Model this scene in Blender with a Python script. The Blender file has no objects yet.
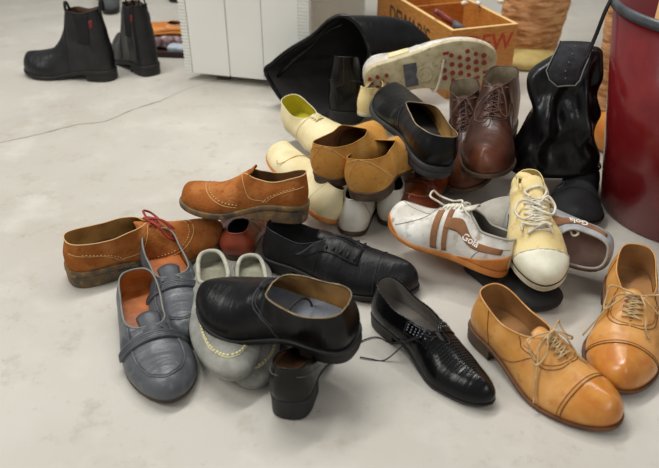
import bpy, bmesh, math, random
from mathutils import Vector, Matrix, noise
random.seed(7)
sc = bpy.context.scene
COL = sc.collection
R = math.radians
# ------------------------------------------------------------------ camera
F, TH, HC = 680.0, R(33), 0.717
cam = bpy.data.cameras.new('camera'); co = bpy.data.objects.new('camera', cam); COL.objects.link(co)
co.location = (0, 0, HC); co.rotation_euler = (math.pi/2 - TH, 0, 0)
cam.sensor_width = 36; cam.lens = F/659*36; cam.clip_start = .02
cam.dof.use_dof = True; cam.dof.focus_distance = 1.22; cam.dof.aperture_fstop = 4.5
sc.camera = co
def ray(px, py):
    u = (px-329.5)/F; v = (py-234)/F
    return Vector((u, math.cos(TH)-v*math.sin(TH), -math.sin(TH)-v*math.cos(TH)))
def at(px, py, z=0.0):
    d = ray(px, py); t = (z-HC)/d.z
    return Vector((d.x*t, d.y*t, z))
def atY(px, py, Y):
    d = ray(px, py); t = Y/d.y
    return Vector((d.x*t, Y, HC+d.z*t))
# ------------------------------------------------------------------ helpers
def curve(keys):
    xs = [k[0] for k in keys]; ys = [k[1] for k in keys]; n = len(xs)
    d = [(ys[i+1]-ys[i])/(xs[i+1]-xs[i]) for i in range(n-1)]
    m = [d[0]]+[0 if d[i-1]*d[i] <= 0 else 2*d[i-1]*d[i]/(d[i-1]+d[i]) for i in range(1, n-1)]+[d[-1]]
    def f(x):
        if x <= xs[0]: return ys[0]
        if x >= xs[-1]: return ys[-1]
        i = 0
        while x > xs[i+1]: i += 1
        h = xs[i+1]-xs[i]; t = (x-xs[i])/h
        return ((2*t**3-3*t**2+1)*ys[i]+(t**3-2*t**2+t)*h*m[i]+(-2*t**3+3*t**2)*ys[i+1]+(t**3-t**2)*h*m[i+1])
    return f
def catmull(pts, n=8, closed=False):
    pts = [Vector(p) for p in pts]; out = []; N = len(pts)
    for i in range(N if closed else N-1):
        if closed: a, b, c, d = pts[i-1], pts[i], pts[(i+1) % N], pts[(i+2) % N]
        else: a, b, c, d = pts[max(i-1, 0)], pts[i], pts[i+1], pts[min(i+2, N-1)]
        for k in range(n):
            t = k/n
            out.append(.5*((2*b)+(c-a)*t+(2*a-5*b+4*c-d)*t*t+(3*b-a-3*c+d)*t**3))
    if not closed: out.append(pts[-1])
    return out
def link(name, bm, mat, parent=None, smooth=True, solid=0, bevel=0, sub=0, recalc=True):
    if recalc: bmesh.ops.recalc_face_normals(bm, faces=bm.faces)
    me = bpy.data.meshes.new(name); bm.to_mesh(me); bm.free()
    for p in me.polygons: p.use_smooth = smooth
    for m in (mat if isinstance(mat, list) else [mat]): me.materials.append(m)
    o = bpy.data.objects.new(name, me); COL.objects.link(o)
    if parent: o.parent = parent
    if solid:
        md = o.modifiers.new('solid', 'SOLIDIFY'); md.thickness = solid; md.offset = -1
    if bevel:
        md = o.modifiers.new('bevel', 'BEVEL'); md.width = bevel; md.segments = 2; md.limit_method = 'ANGLE'
    if sub:
        md = o.modifiers.new('sub', 'SUBSURF'); md.levels = sub; md.render_levels = sub
    return o
def tag(o, label, cat, group=None):
    o['label'] = label; o['category'] = cat
    if group: o['group'] = group
    return o
def empty(name, label, cat, group=None, mw=None):
    o = bpy.data.objects.new(name, None); COL.objects.link(o); o.empty_display_size = .02
    if mw is not None: o.matrix_world = mw
    return tag(o, label, cat, group)
def tube(bm, pts, r, closed=False, seg=7, flat=None, rf=None, caps=True):
    pts = [Vector(p) for p in pts]; n = len(pts)
    if n < 2: return
    rings = []; up = None
    for i in range(n):
        if closed: t = pts[(i+1) % n]-pts[i-1]
        else: t = pts[min(i+1, n-1)]-pts[max(i-1, 0)]
        if t.length < 1e-9: t = Vector((1, 0, 0))
        t.normalize()
        if up is None:
            up = Vector((0, 0, 1)) if abs(t.z) < .9 else Vector((0, 1, 0))
        s = t.cross(up)
        if s.length < 1e-6: s = t.orthogonal()
        s.normalize(); u2 = s.cross(t).normalized(); up = u2
        rr = r*(rf(i/(n-1)) if rf else 1)
        rings.append([bm.verts.new(pts[i]+s*math.cos(a)*rr*(flat or 1)+u2*math.sin(a)*rr)
                      for a in [2*math.pi*k/seg for k in range(seg)]])
    for i in range(n if closed else n-1):
        a, b = rings[i], rings[(i+1) % n]
        for k in range(seg): bm.faces.new((a[k], a[(k+1) % seg], b[(k+1) % seg], b[k]))
    if caps and not closed: bm.faces.new(rings[0][::-1]); bm.faces.new(rings[-1])
def box(bm, x0, x1, y0, y1, z0, z1, M=None):
    r = bmesh.ops.create_cube(bm, size=1)
    for v in r['verts']:
        v.co = Vector((x0+(v.co.x+.5)*(x1-x0), y0+(v.co.y+.5)*(y1-y0), z0+(v.co.z+.5)*(z1-z0)))
        if M: v.co = M @ v.co
def grid(bm, P):
    V = [[bm.verts.new(p) for p in row] for row in P]
    for i in range(len(V)-1):
        for j in range(len(V[0])-1):
            bm.faces.new((V[i][j], V[i+1][j], V[i+1][j+1], V[i][j+1]))
    return V
# ------------------------------------------------------------------ materials
def srgb(c):
    return tuple(((v/255)/12.92 if v/255 <= .04045 else ((v/255+.055)/1.055)**2.4) for v in c)+(1,)
def mat(name, c, c2=None, rough=.5, ns=20, bump=.15, bs=80, metal=0, sheen=0, coat=0, stretch=None, toe=None, lo=.4, hi=.62, spec=.5, crease=0, detail=4, c3=None, ns3=60):
    """noise-mixed colour, bumped; toe=(colour, x0, x1) blends to another leather colour along the shoe"""
    m = bpy.data.materials.new(name); m.use_nodes = True; nt = m.node_tree; N = nt.nodes; Lk = nt.links
    b = N['Principled BSDF']; tc = N.new('ShaderNodeTexCoord'); mp = N.new('ShaderNodeMapping')
    Lk.new(tc.outputs['Object'], mp.inputs[0])
    if stretch: mp.inputs['Scale'].default_value = stretch
    b.inputs['Roughness'].default_value = rough; b.inputs['Metallic'].default_value = metal
    b.inputs['Specular IOR Level'].default_value = spec
    if sheen: b.inputs['Sheen Weight'].default_value = sheen
    if coat: b.inputs['Coat Weight'].default_value = coat; b.inputs['Coat Roughness'].default_value = .15
    c = srgb(c); out = None
    def mixn(A, B, fac):
        mx = N.new('ShaderNodeMix'); mx.data_type = 'RGBA'
        for s, v in ((mx.inputs[6], A), (mx.inputs[7], B)):
            if isinstance(v, tuple): s.default_value = v
            else: Lk.new(v, s)
        Lk.new(fac, mx.inputs[0]); return mx.outputs[2]
    def ramp(scale, lo, hi, det=4):
        n = N.new('ShaderNodeTexNoise'); n.inputs['Scale'].default_value = scale; n.inputs['Detail'].default_value = det
        Lk.new(mp.outputs[0], n.inputs[0])
        r = N.new('ShaderNodeMapRange'); r.inputs[1].default_value = lo; r.inputs[2].default_value = hi
        Lk.new(n.outputs['Fac'], r.inputs[0]); return r.outputs[0]
    out = c
    if c2: out = mixn(c, srgb(c2), ramp(ns, lo, hi, detail))
    if c3: out = mixn(out, srgb(c3), ramp(ns3, .56, .72, 6))
    if toe:
        sx = N.new('ShaderNodeSeparateXYZ'); Lk.new(tc.outputs['Object'], sx.inputs[0])
        r = N.new('ShaderNodeMapRange'); r.inputs[1].default_value = toe[1]; r.inputs[2].default_value = toe[2]
        r.interpolation_type = 'SMOOTHSTEP'
        Lk.new(sx.outputs['X'], r.inputs[0])
        mu = N.new('ShaderNodeMath'); mu.operation = 'MULTIPLY'
        Lk.new(r.outputs[0], mu.inputs[0]); Lk.new(ramp(ns*.8, .25, .5), mu.inputs[1])
        out = mixn(out, srgb(toe[0]), mu.outputs[0])
    if isinstance(out, tuple): b.inputs['Base Color'].default_value = out
    else: Lk.new(out, b.inputs['Base Color'])
    if bump:
        n = N.new('ShaderNodeTexNoise'); n.inputs['Scale'].default_value = bs; n.inputs['Detail'].default_value = 6
        Lk.new(mp.outputs[0], n.inputs[0])
        bp = N.new('ShaderNodeBump'); bp.inputs['Strength'].default_value = bump; bp.inputs['Distance'].default_value = .002
        Lk.new(n.outputs['Fac'], bp.inputs['Height']); last = bp
        if crease:
            m2 = N.new('ShaderNodeMapping'); m2.inputs['Scale'].default_value = (75, 14, 14); Lk.new(tc.outputs['Object'], m2.inputs[0])
            n2 = N.new('ShaderNodeTexNoise'); n2.inputs['Scale'].default_value = 1; n2.inputs['Detail'].default_value = 3; n2.inputs['Distortion'].default_value = .6
            Lk.new(m2.outputs[0], n2.inputs[0])
            b2 = N.new('ShaderNodeBump'); b2.inputs['Strength'].default_value = crease; b2.inputs['Distance'].default_value = .006
            Lk.new(n2.outputs['Fac'], b2.inputs['Height']); Lk.new(bp.outputs[0], b2.inputs['Normal']); last = b2
        Lk.new(last.outputs[0], b.inputs['Normal'])
    return m
M = {
 'black': mat('black_leather', (9, 9, 10), (18, 18, 20), .30, 25, .2, 120, crease=.22, spec=.26),
 'black2': mat('black_smooth_leather', (7, 7, 8), (14, 14, 16), .22, 18, .1, 150, crease=.2, spec=.3),
 'blackmat': mat('black_worn_leather', (14, 14, 16), (24, 24, 26), .42, 22, .3, 130, crease=.3, spec=.3),
 'bagleather': mat('crumpled_black_leather', (10, 10, 11), (20, 20, 22), .3, 25, 1.0, 38, stretch=(1.6, 1.6, .7), spec=.4, detail=5),
 'blacknub': mat('black_nubuck', (14, 14, 16), (24, 24, 26), .75, 30, .3, 200),
 'blackrub': mat('black_rubber', (13, 13, 14), (28, 27, 26), .55, 30, .2, 90),
 'greyrub': mat('dark_grey_rubber', (34, 36, 39), (54, 54, 56), .6, 30, .2, 90),
 'suede': mat('brown_suede', (150, 88, 42), (176, 112, 62), .95, 26, .7, 220, spec=.05, c3=(136, 78, 38), ns3=90),
 'suedesole': mat('worn_crepe_rubber', (124, 96, 58), (78, 70, 60), .8, 45, .4, 70, c3=(150, 122, 74)),
 'tansuede': mat('tan_suede', (186, 132, 62), (200, 150, 80), .9, 24, .3, 170, spec=.15, c3=(168, 112, 52), ns3=90),
 'tan': mat('tan_leather', (206, 144, 70), (220, 162, 92), .36, 26, .15, 140, toe=((196, 124, 50), .18, .235), crease=.2, c3=(192, 128, 62)),
 'tancap': mat('burnished_tan_leather', (194, 118, 42), (210, 146, 66), .27, 30, .12, 140, coat=.2),
 'tansole': mat('brown_welt', (112, 70, 36), (84, 52, 30), .55, 40, .25, 100),
 'tanin': mat('tan_lining', (176, 128, 76), (140, 104, 66), .7, 24, .2, 100),
 'linetan': mat('ochre_lining', (190, 150, 88), (150, 110, 56), .6, 24, .2, 100),
 'linegrey': mat('grey_lining', (124, 118, 110), (98, 92, 86), .8, 24, .2, 100),
 'lineblk': mat('dark_lining', (30, 27, 26), (18, 17, 17), .8, 24, .2, 100),
 'insgrey': mat('grey_insole', (140, 148, 158), (118, 126, 138), .8, 30, .25, 200),
 'insbrown': mat('brown_insole', (128, 92, 58), (96, 68, 44), .7, 24, .2, 100),
 'orangein': mat('orange_leather_insole', (188, 108, 46), (150, 80, 30), .5, 26, .2, 100),
 'loafer': mat('grey_blue_leather', (86, 89, 94), (72, 75, 80), .36, 22, .2, 150, crease=.2, c3=(102, 105, 107)),
 'loafer_d': mat('grey_strap_leather', (76, 79, 84), (64, 67, 72), .38, 30, .2, 150),
 'rimgrey': mat('worn_cream_edge', (170, 152, 120), (120, 104, 80), .7, 40, .1, 100),
 'loafpipe': mat('pale_grey_binding', (132, 132, 124), (108, 110, 106), .6, 30, .1, 100),
 'loafsole': mat('dark_brown_sole', (58, 46, 36), (84, 68, 48), .6, 30, .2, 100),
 'felt': mat('grey_suede_felt', (160, 159, 151), (140, 140, 132), .95, 40, .45, 200, spec=.1),
 'feltin': mat('pale_fleece', (184, 182, 166), (164, 162, 146), .95, 50, .5, 220, spec=.1),
 'feltin2': mat('pale_fleece_insole', (158, 156, 136), (138, 136, 118), .95, 50, .4, 220, spec=.1),
 'stitch': mat('cream_thread', (232, 222, 176), None, .8, bump=0),
 'stitchtan': mat('tan_thread', (214, 174, 118), None, .8, bump=0),
 'stitchdk': mat('dark_thread', (96, 56, 26), None, .8, bump=0),
 'redlace': mat('red_lace', (168, 62, 46), (140, 48, 38), .8, 60, .4, 300),
 'beigelace': mat('beige_lace', (206, 178, 132), (176, 146, 100), .8, 60, .4, 300),
 'blacklace': mat('black_lace', (22, 22, 23), None, .7, bump=.3, bs=300),
 'brownlace': mat('brown_lace', (86, 58, 42), None, .7, bump=.3, bs=300),
 'whitelace': mat('white_lace', (232, 226, 208), (208, 200, 180), .8, 60, .4, 300),
 'brown': mat('brown_leather', (60, 34, 26), (80, 46, 32), .36, 22, .2, 130, crease=.25, toe=((120, 66, 38), .22, .32), c3=(46, 28, 23)),
 'brownlin': mat('worn_beige_lining', (172, 160, 134), (134, 118, 96), .85, 30, .3, 120),
 'brownsole': mat('scuffed_brown_sole', (96, 76, 56), (62, 48, 38), .65, 34, .2, 100),
 'cog': mat('cognac_leather', (132, 62, 26), (96, 42, 20), .3, 22, .15, 130, coat=.2),
 'cog2': mat('reddish_brown_leather', (142, 60, 34), (104, 44, 28), .4, 30, .2, 130),
 'white': mat('white_leather', (226, 224, 212), (206, 202, 188), .42, 24, .15, 120),
 'dirtywhite': mat('scuffed_white_leather', (228, 226, 218), (196, 190, 178), .45, 26, .2, 120, c3=(170, 158, 138)),
 'cream': mat('cream_canvas', (236, 216, 156), (226, 202, 140), .85, 30, .3, 240, c3=(206, 178, 118)),
 'creaml': mat('cream_leather', (234, 222, 178), (222, 206, 156), .5, 24, .15, 120),
 'yellowin': mat('yellow_lining', (206, 196, 44), (188, 178, 40), .7, 24, .1, 100),
 'capw': mat('white_toe_rubber', (232, 230, 208), (216, 212, 186), .42, 30, .1, 100),
 'rubw': mat('offwhite_rubber', (214, 208, 182), (190, 180, 152), .6, 36, .2, 90),
 'gum': mat('gum_rubber', (206, 132, 60), (186, 112, 46), .5, 30, .2, 90),
 'stripe': mat('brown_stripe_suede', (150, 104, 68), (132, 90, 58), .85, 40, .2, 200),
 'letter': mat('white_print', (238, 234, 224), None, .6, bump=0),
 'greysued': mat('light_grey_suede', (176, 172, 162), (154, 150, 140), .9, 34, .35, 180),
 'greyleath': mat('cool_grey_leather', (170, 174, 178), (152, 156, 160), .5, 34, .15, 130),
 'pinkin': mat('dusty_pink_insole', (166, 134, 120), (146, 116, 104), .8, 30, .2, 120),
 'outsole': mat('cream_outsole', (208, 198, 162), (188, 174, 134), .6, 30, .3, 90, c3=(168, 150, 110)),
 'redstud': mat('red_stud_rubber', (156, 52, 48), (136, 60, 54), .6, 60, .1, 100),
 'greytape': mat('dark_grey_scuff', (82, 84, 90), (104, 104, 108), .7, 60, .2, 100),
 'chelsea': mat('black_oiled_leather', (10, 10, 13), (24, 24, 27), .42, 22, .3, 110, crease=.3),
 'gore': mat('black_elastic', (10, 10, 13), None, .85, bump=.4, bs=300),
 'redtag': mat('dark_red_tag', (110, 34, 32), None, .8, bump=0),
 'flap': mat('black_suede_flap', (40, 40, 43), (52, 52, 55), .9, 60, .4, 260, spec=.2),
 'edgegrey': mat('grey_cut_edge', (112, 110, 104), None, .8, bump=0),
 'wood': mat('orange_pine', (206, 142, 66), (182, 114, 48), .5, 8, .1, 60, stretch=(4, 4, 40)),
 'wood2': mat('inner_pine', (198, 126, 54), (174, 100, 38), .5, 8, .1, 60, stretch=(4, 4, 40)),
 'woodedge': mat('pale_wood_edge', (236, 198, 130), None, .5, bump=0),
 'inkblack': mat('black_ink', (62, 48, 36), (104, 76, 46), .7, 140, 0, lo=.5, hi=.75),
 'inkred': mat('red_ink', (192, 58, 34), (206, 96, 44), .7, 140, 0, lo=.5, hi=.75),
 'fur': mat('tan_shaggy_fur', (212, 160, 112), (164, 112, 72), .95, 22, 1, 50, stretch=(1.0, 1.0, 4.5), spec=.1, c3=(222, 182, 136), ns3=30),
 'yellowsole': mat('pale_yellow_crepe', (206, 186, 118), (186, 164, 96), .7, 20, .2, 60),
 'orangel': mat('orange_leather', (214, 140, 58), (190, 112, 40), .4, 14, .1, 80),
 'cab': mat('white_enamel', (236, 236, 230), (230, 230, 223), .35, 3, .02, 40),
 'cabside': mat('pale_grille', (214, 212, 198), (208, 205, 190), .5, 5, .02, 40),
 'cabdark': mat('dark_foot', (70, 68, 64), None, .7, bump=0),
 'bin': mat('dark_red_lacquer', (112, 22, 26), (98, 18, 22), .22, 3, .03, 14, coat=.3, c3=(128, 36, 32), ns3=9),
 'rim': mat('grey_metal_rim', (96, 100, 106), (74, 78, 84), .35, 20, .05, 60, metal=.4),
 'card': mat('cream_cardboard', (222, 206, 168), (206, 188, 148), .8, 16, .1, 60),
 'card2': mat('tan_cardboard', (200, 160, 106), (186, 146, 92), .8, 16, .1, 60),
 'darkwood': mat('dark_tray', (62, 38, 34), (48, 30, 28), .5, 16, .1, 60),
 'pattern': mat('patterned_fabric', (150, 128, 128), (96, 62, 66), .8, 70, .1, 60, c3=(206, 200, 200), ns3=50),
 'paleblue': mat('pale_blue_cloth', (176, 190, 204), (200, 206, 212), .8, 30, .2, 60),
 'greyfar': mat('grey_far_shoe', (84, 86, 90), (66, 68, 72), .6, 30, .2, 60),
 'maroon': mat('maroon_plastic', (112, 40, 34), (140, 62, 48), .3, 30, .05, 60),
 'shell': mat('white_shell', (232, 222, 206), (206, 186, 160), .4, 60, .1, 100),
}
# ------------------------------------------------------------------ the shoe builder
NS, NV = 64, 14
OUT_M = [(0, 0), (.012, .34), (.05, .54), (.12, .64), (.22, .66), (.40, .60), (.55, .78), (.68, .98), (.80, .94), (.89, .77), (.955, .52), (.988, .27), (1, .02)]
OUT_L = [(0, 0), (.012, -.34), (.05, -.54), (.12, -.65), (.22, -.71), (.40, -.84), (.55, -1.0), (.68, -1.02), (.80, -.88), (.89, -.67), (.955, -.42), (.988, -.20), (1, .02)]
LOW = [(0, .060), (.10, .056), (.26, .044), (.40, .058), (.48, .062), (.60, .052), (.74, .040), (.88, .034), (1, .030)]
class Shoe:
    def __init__(s, name, label, H, T, roll=0, W=.10, mir=1, hh=.02, ts=.006, welt=.004, spring=.008, toe=1.0, heelw=1.0,
                 top=LOW, xe=.45, xs=None, slot=.006, f0=.80, xk0=.02, xk1=.925, bulge=.003, eggp=2.2, hm=1.0, wob=.0,
                 upper='black', lining=None, insole=None, sole='blackrub', heel=None, collar=None, group=None, cat='shoe',
                 yaw=None, cr=.0011, xheel=.27, toemat=None, drop=0, Lmax=None, extra_sole=None, parts=True):
        if len(H) == 3 and not isinstance(H, Vector): H = at(*H)
        if len(T) == 3 and not isinstance(T, Vector): T = at(*T)
        s.L = L = (T-H).length
        X = (T-H).normalized(); Y = Vector((0, 0, 1)).cross(X).normalized(); Z = X.cross(Y)
        q = Matrix.Rotation(R(roll), 3, X); Y = q @ Y; Z = q @ Z
        mw = Matrix((X, Y, Z)).transposed().to_4x4(); mw.translation = H
        s.root = empty(name, label, cat, group, mw); s.mw = mw
        print('SHOE %-44s L=%.3f' % (label[:44], L))
        s.hh, s.ts = hh, ts
        sx = L/.29
        flat = hh < .009
        s.zs = curve([(0, hh+ts), (.22, hh+ts), (.5, ts+.3*hh), (.64, ts), (.78, ts+spring*.15), (.9, ts+spring*.5), (1, ts+spring)])
        s.zb = curve([(0, 0), (.6, 0), (.78, spring*.15), (.9, spring*.5), (1, spring)]) if flat else (lambda x: s.zs(x)-ts)
        topc = curve([(k, v*hm) for k, v in top])
        fade = lambda x: toe if x > .8 else 1+(toe-1)*max(0, (x-.6)/.2)
        hw = lambda x: heelw if x < .3 else 1+(heelw-1)*max(0, (.6-x)/.3)
        sides = []
        for O, sg in ((OUT_M, 1), (OUT_L, -1)):
            p = catmull([(a*L, b*W/2*mir*fade(a)*hw(a), 0) for a, b in O], 14)
            p[0].y = 0
            al = [0]
            for i in range(1, len(p)): al.append(al[-1]+(p[i]-p[i-1]).length)
            r = []; k = 0
            for i in range(NS+1):
                t = i/NS; 
                d = al[-1]*t
                while k < len(p)-2 and al[k+1] < d: k += 1
                w = (d-al[k])/(al[k+1]-al[k]); r.append(p[k].lerp(p[k+1], min(max(w, 0), 1)))
            sides.append(r)
        ym = (sides[0][-1].y+sides[1][-1].y)/2
        sides[0][-1].y = sides[1][-1].y = ym
        # mir swaps which geometric side each list lies on
        if mir < 0: sides = [sides[1], sides[0]]
        s.sides = sides
        s.norm = []
        for k, r in enumerate(sides):
            ns = []
            for i in range(NS+1):
                t = r[min(i+1, NS)]-r[max(i-1, 0)]
                n = Vector((-t.y, t.x, 0)) if k == 0 else Vector((t.y, -t.x, 0))
                ns.append(n.normalized())
            ns[0] = Vector((-1, 0, 0)); ns[-1] = Vector((1, 0, 0)); s.norm.append(ns)
        xk = curve([(0, xk0), (.12, .12+xk0*.6), (.3, .3), (.6, .59), (1, xk1)])
        s.topz = topc
        xs_ = xs or xe
        G = []; s.rim = []
        ph = random.random()*50
        for k, r in enumerate(sides):
            rows = []; rimk = []
            for i in range(NS+1):
                P = r[i]; n = s.norm[k][i]; x = P.x/L; xt = xk(x)
                if xt < .22: f = f0
                elif xt < xe: f = f0*max(0, 1-((xt-.22)/(xe-.22))**eggp)**(1/eggp)
                else: f = 0
                if xs and xt < xs:
                    f = max(f, (slot*min(1, math.sqrt(max(0, (xs-xt)/.03))))/max(abs(P.y), .01))
                zb = s.zs(x); zt = topc(xt)+s.zs(xt)
                Tp = Vector((xt*L, P.y*f + (ym*(1-f)*x if xt > .5 else 0), zt))
                P0 = Vector((P.x, P.y, zb)); h = zt-zb
                o = min(1, max(0, (xe-xt)/.10)); o = o*o*(3-2*o)
                out = Vector((P.x-Tp.x, P.y-Tp.y, 0))
                P1 = P0+n*bulge*1.8+Vector((0, 0, h*.42))
                Po = Tp+n*(bulge*.8)*f0-Vector((0, 0, h*.38)) + Vector((0, P.y*.10, 0))
                Pv = Tp+out*.55
                P2 = Pv.lerp(Po, o)
                row = []
                for j in range(NV+1):
                    t = j/NV; u = 1-t
                    v = P0*u**3+P1*3*u*u*t+P2*3*u*t*t+Tp*t**3
                    if wob:
                        w = wob*math.sin(math.pi*min(1, t*1.2))
                        v = v+n*w*noise.noise(Vector((v.x*28+ph, v.y*28, v.z*28)))
                    row.append(v)
                rows.append(row)
                rimk.append(row[-1] if f > 0 else None)
            G.append(rows); s.rim.append(rimk)
        s.G = G
        pr = s.root
        um = M[upper]
        def shell(offset, matl, nm):
            bm = bmesh.new(); VV = []
            for k in (0, 1):
                V = [[bm.verts.new(p) for p in row] for row in G[k]]; VV.append(V)
                for i in range(NS):
                    for j in range(NV):
                        q4 = (V[i][j], V[i+1][j], V[i+1][j+1], V[i][j+1])
                        f = bm.faces.new(q4 if k == 1 else q4[::-1])
                        f.smooth = True
            bmesh.ops.remove_doubles(bm, verts=bm.verts, dist=1e-5)
            bmesh.ops.dissolve_degenerate(bm, dist=1e-6, edges=bm.edges)
            bm.normal_update()
            if offset:
                nn = [v.co-v.normal*offset for v in bm.verts]
                for v, c in zip(bm.verts, nn): v.co = c
            return link(nm, bm, matl, pr, recalc=False)
        s.upper = shell(0, um, 'upper')
        if parts:
            shell(.0022, M[lining or 'lineblk'], 'lining')
            # rim binding round the mouth
            pts = [p for p in s.rim[0] if p is not None]+[p for p in s.rim[1][::-1] if p is not None][:-1]
            pc = [pts[0]]
            for p in pts[1:]:
                if (p-pc[-1]).length > .0012: pc.append(p)
            bm = bmesh.new(); tube(bm, [p-Vector((0, 0, .0004)) for p in pc], cr, True, 6)
            link('collar', bm, M[collar or upper], pr)
            bm = bmesh.new(); P = []
            for i in range(1, int(NS*.8)):
                a, b = sides[0][i], sides[1][i]
                P.append([Vector((a.x*(1-t)+b.x*t, (a.y*(1-t)+b.y*t)*.93, s.zs(a.x/L)+.0085+.0015*abs(2*t-1)**2)) for t in [q/6 for q in range(7)]])
            grid(bm, P); link('insole', bm, M[insole or lining or 'lineblk'], pr)
        # sole
        s.make_sole(welt, M[sole], flat)
        if not flat:
            s.make_heel(welt, M[heel or sole], xheel)
    def strips(s, bm, rings):
        """rings: list of functions (k,i)->Vector, bottom to top, both ends capped across the two sides"""
        V = [[[bm.verts.new(f(k, i)) for i in range(len(s.sides[0]))] for k in (0, 1)] for f in rings]
        n = len(s.sides[0])
        for a, b in zip(V[:-1], V[1:]):
            for k in (0, 1):
                for i in range(n-1): bm.faces.new((a[k][i], a[k][i+1], b[k][i+1], b[k][i]))
        for a in (V[0], V[-1]):
            for i in range(n-1): bm.faces.new((a[0][i], a[0][i+1], a[1][i+1], a[1][i]))
        bmesh.ops.remove_doubles(bm, verts=bm.verts, dist=1e-5)
        bmesh.ops.dissolve_degenerate(bm, dist=1e-6, edges=bm.edges)
    def make_sole(s, welt, m, flat):
        L = s.L; bm = bmesh.new()
        def ring(off, mix):
            def f(k, i):
                p = s.sides[k][i]+s.norm[k][i]*off; x = s.sides[k][i].x/L
                return Vector((p.x, p.y, s.zb(x)*(1-mix)+s.zs(x)*mix))
            return f
        s.strips(bm, [ring(welt-.003, 0), ring(welt-.0008, .12), ring(welt, .4), ring(welt, .8), ring(welt-.0008, .97), ring(welt-.002, 1.0)])
        link('sole', bm, m, s.root)
    def make_heel(s, welt, m, xh):
        L = s.L; bm = bmesh.new(); n = max(i for i in range(NS) if s.sides[0][i].x/L < xh)
        def P(k, i, off, z): 
            p = s.sides[k][i]+s.norm[k][i]*off
            return Vector((min(p.x, xh*L), p.y, z))
        R_ = [(welt-.003, 0.0), (welt-.0015, .002), (welt-.001, .5), (welt-.001, 1.0)]
        V = []
        for off, t in R_:
            V.append([bm.verts.new(P(0, i, off, (s.zs(s.sides[0][i].x/L)-s.ts+.0005)*t if t != .002 else .002)) for i in range(n, -1, -1)] +
                     [bm.verts.new(P(1, i, off, (s.zs(s.sides[1][i].x/L)-s.ts+.0005)*t if t != .002 else .002)) for i in range(1, n+1)])
        for a, b in zip(V[:-1], V[1:]):
            N = len(a)
            for i in range(N): bm.faces.new((a[i], a[(i+1) % N], b[(i+1) % N], b[i]))
        bm.faces.new(V[0]); bm.faces.new(V[-1])
        link('heel', bm, m, s.root, smooth=False)
    # ---- points on the upper: x 0..1 heel to toe, w -1 (right base) .. 0 (top) .. 1 (left base)
    def on(s, x, w, dz=0.0):
        k = 0 if w >= 0 else 1; v = 1-abs(w); L = s.L
        def pt(x, v):
            r = s.sides[k]; i = 0
            lo, hi = 0, NS
            while hi-lo > 1:
                m_ = (lo+hi)//2
                if r[m_].x/L <= x: lo = m_
                else: hi = m_
            d = r[hi].x-r[lo].x; t = min(1, max(0, (x*L-r[lo].x)/d if d > 1e-9 else 0))
            jf = min(max(v, 0), 1)*NV; j = min(int(jf), NV-1); u = jf-j
            a = s.G[k][lo][j].lerp(s.G[k][lo][j+1], u); b = s.G[k][hi][j].lerp(s.G[k][hi][j+1], u)
            return a.lerp(b, t)
        lo_, hi_ = 0.0, .999
        for _ in range(14):
            mid = (lo_+hi_)/2
            if pt(mid, v).x < x*L: lo_ = mid
            else: hi_ = mid
        x = (lo_+hi_)/2
        p = pt(x, v)
        if dz:
            e = .02; a = pt(min(x+e, .985), v)-pt(max(x-e, .015), v); v2 = min(v+.06, 1); v1 = max(v-.06, 0)
            b = pt(x, v2)-pt(x, v1)
            n = a.cross(b) if k == 1 else b.cross(a)
            n = -n
            if n.length < 1e-12: n = Vector((0, 0, 1))
            n.normalize()
            c = Vector((x*L, 0, .01))
            if n.dot(p-c) < 0: n = -n
            p = p+n*dz
        return p
    def ontop(s, x, yf, dz=0.0):
        # straight down onto the upper at x (share of length) and yf (share of the half width there)
        from mathutils.bvhtree import BVHTree
        if not hasattr(s, 'bvh'):
            me = s.upper.data; s.bvh = BVHTree.FromPolygons([v.co.copy() for v in me.vertices], [tuple(p.vertices) for p in me.polygons])
        k = 0 if yf >= 0 else 1; r = s.sides[k]; i = min(range(NS+1), key=lambda i: abs(r[i].x-x*s.L))
        hwid = abs(r[i].y-r[-1].y*.5); q = s.bvh.ray_cast(Vector((x*s.L, yf*hwid, .5)), Vector((0, 0, -1)))
        if q[0] is None: return s.on(x, (1 if yf >= 0 else -1)*.9, dz)
        n = q[1] if q[1].z > 0 else -q[1]
        return q[0]+n*dz
    def topseam(s, pts, m, r=.0006, dz=.0004, name='stitching', dash=None, smooth=6):
        P = [s.ontop(p.x, p.y, dz) for p in catmull([(a, b, 0) for a, b in pts], smooth)]
        return s.seam(None, m, r, dz, name, dash=dash, P=P)
    def cap(s, xc, m, off=.0012, name='toe_cap', bow=0.0):
        me = s.upper.data; bm = bmesh.new(); bm.from_mesh(me); bm.normal_update()
        lim = lambda v: (xc-bow*(v.co.y/.05)**2)*s.L
        dead = [f for f in bm.faces if max(v.co.x-lim(v) for v in f.verts) <= 0]
        nr = {v.index: v.normal.copy() for v in bm.verts}
        bmesh.ops.delete(bm, geom=dead, context='FACES')
        for v in bm.verts:
            n = v.normal.copy() if v.normal.length > .5 else Vector((0, 0, 1))
            if v.co.x < lim(v): v.co.x = lim(v); v.co += n*(off*.2)
            else: v.co += n*off
        return link(name, bm, M[m], s.root, recalc=False)
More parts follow.
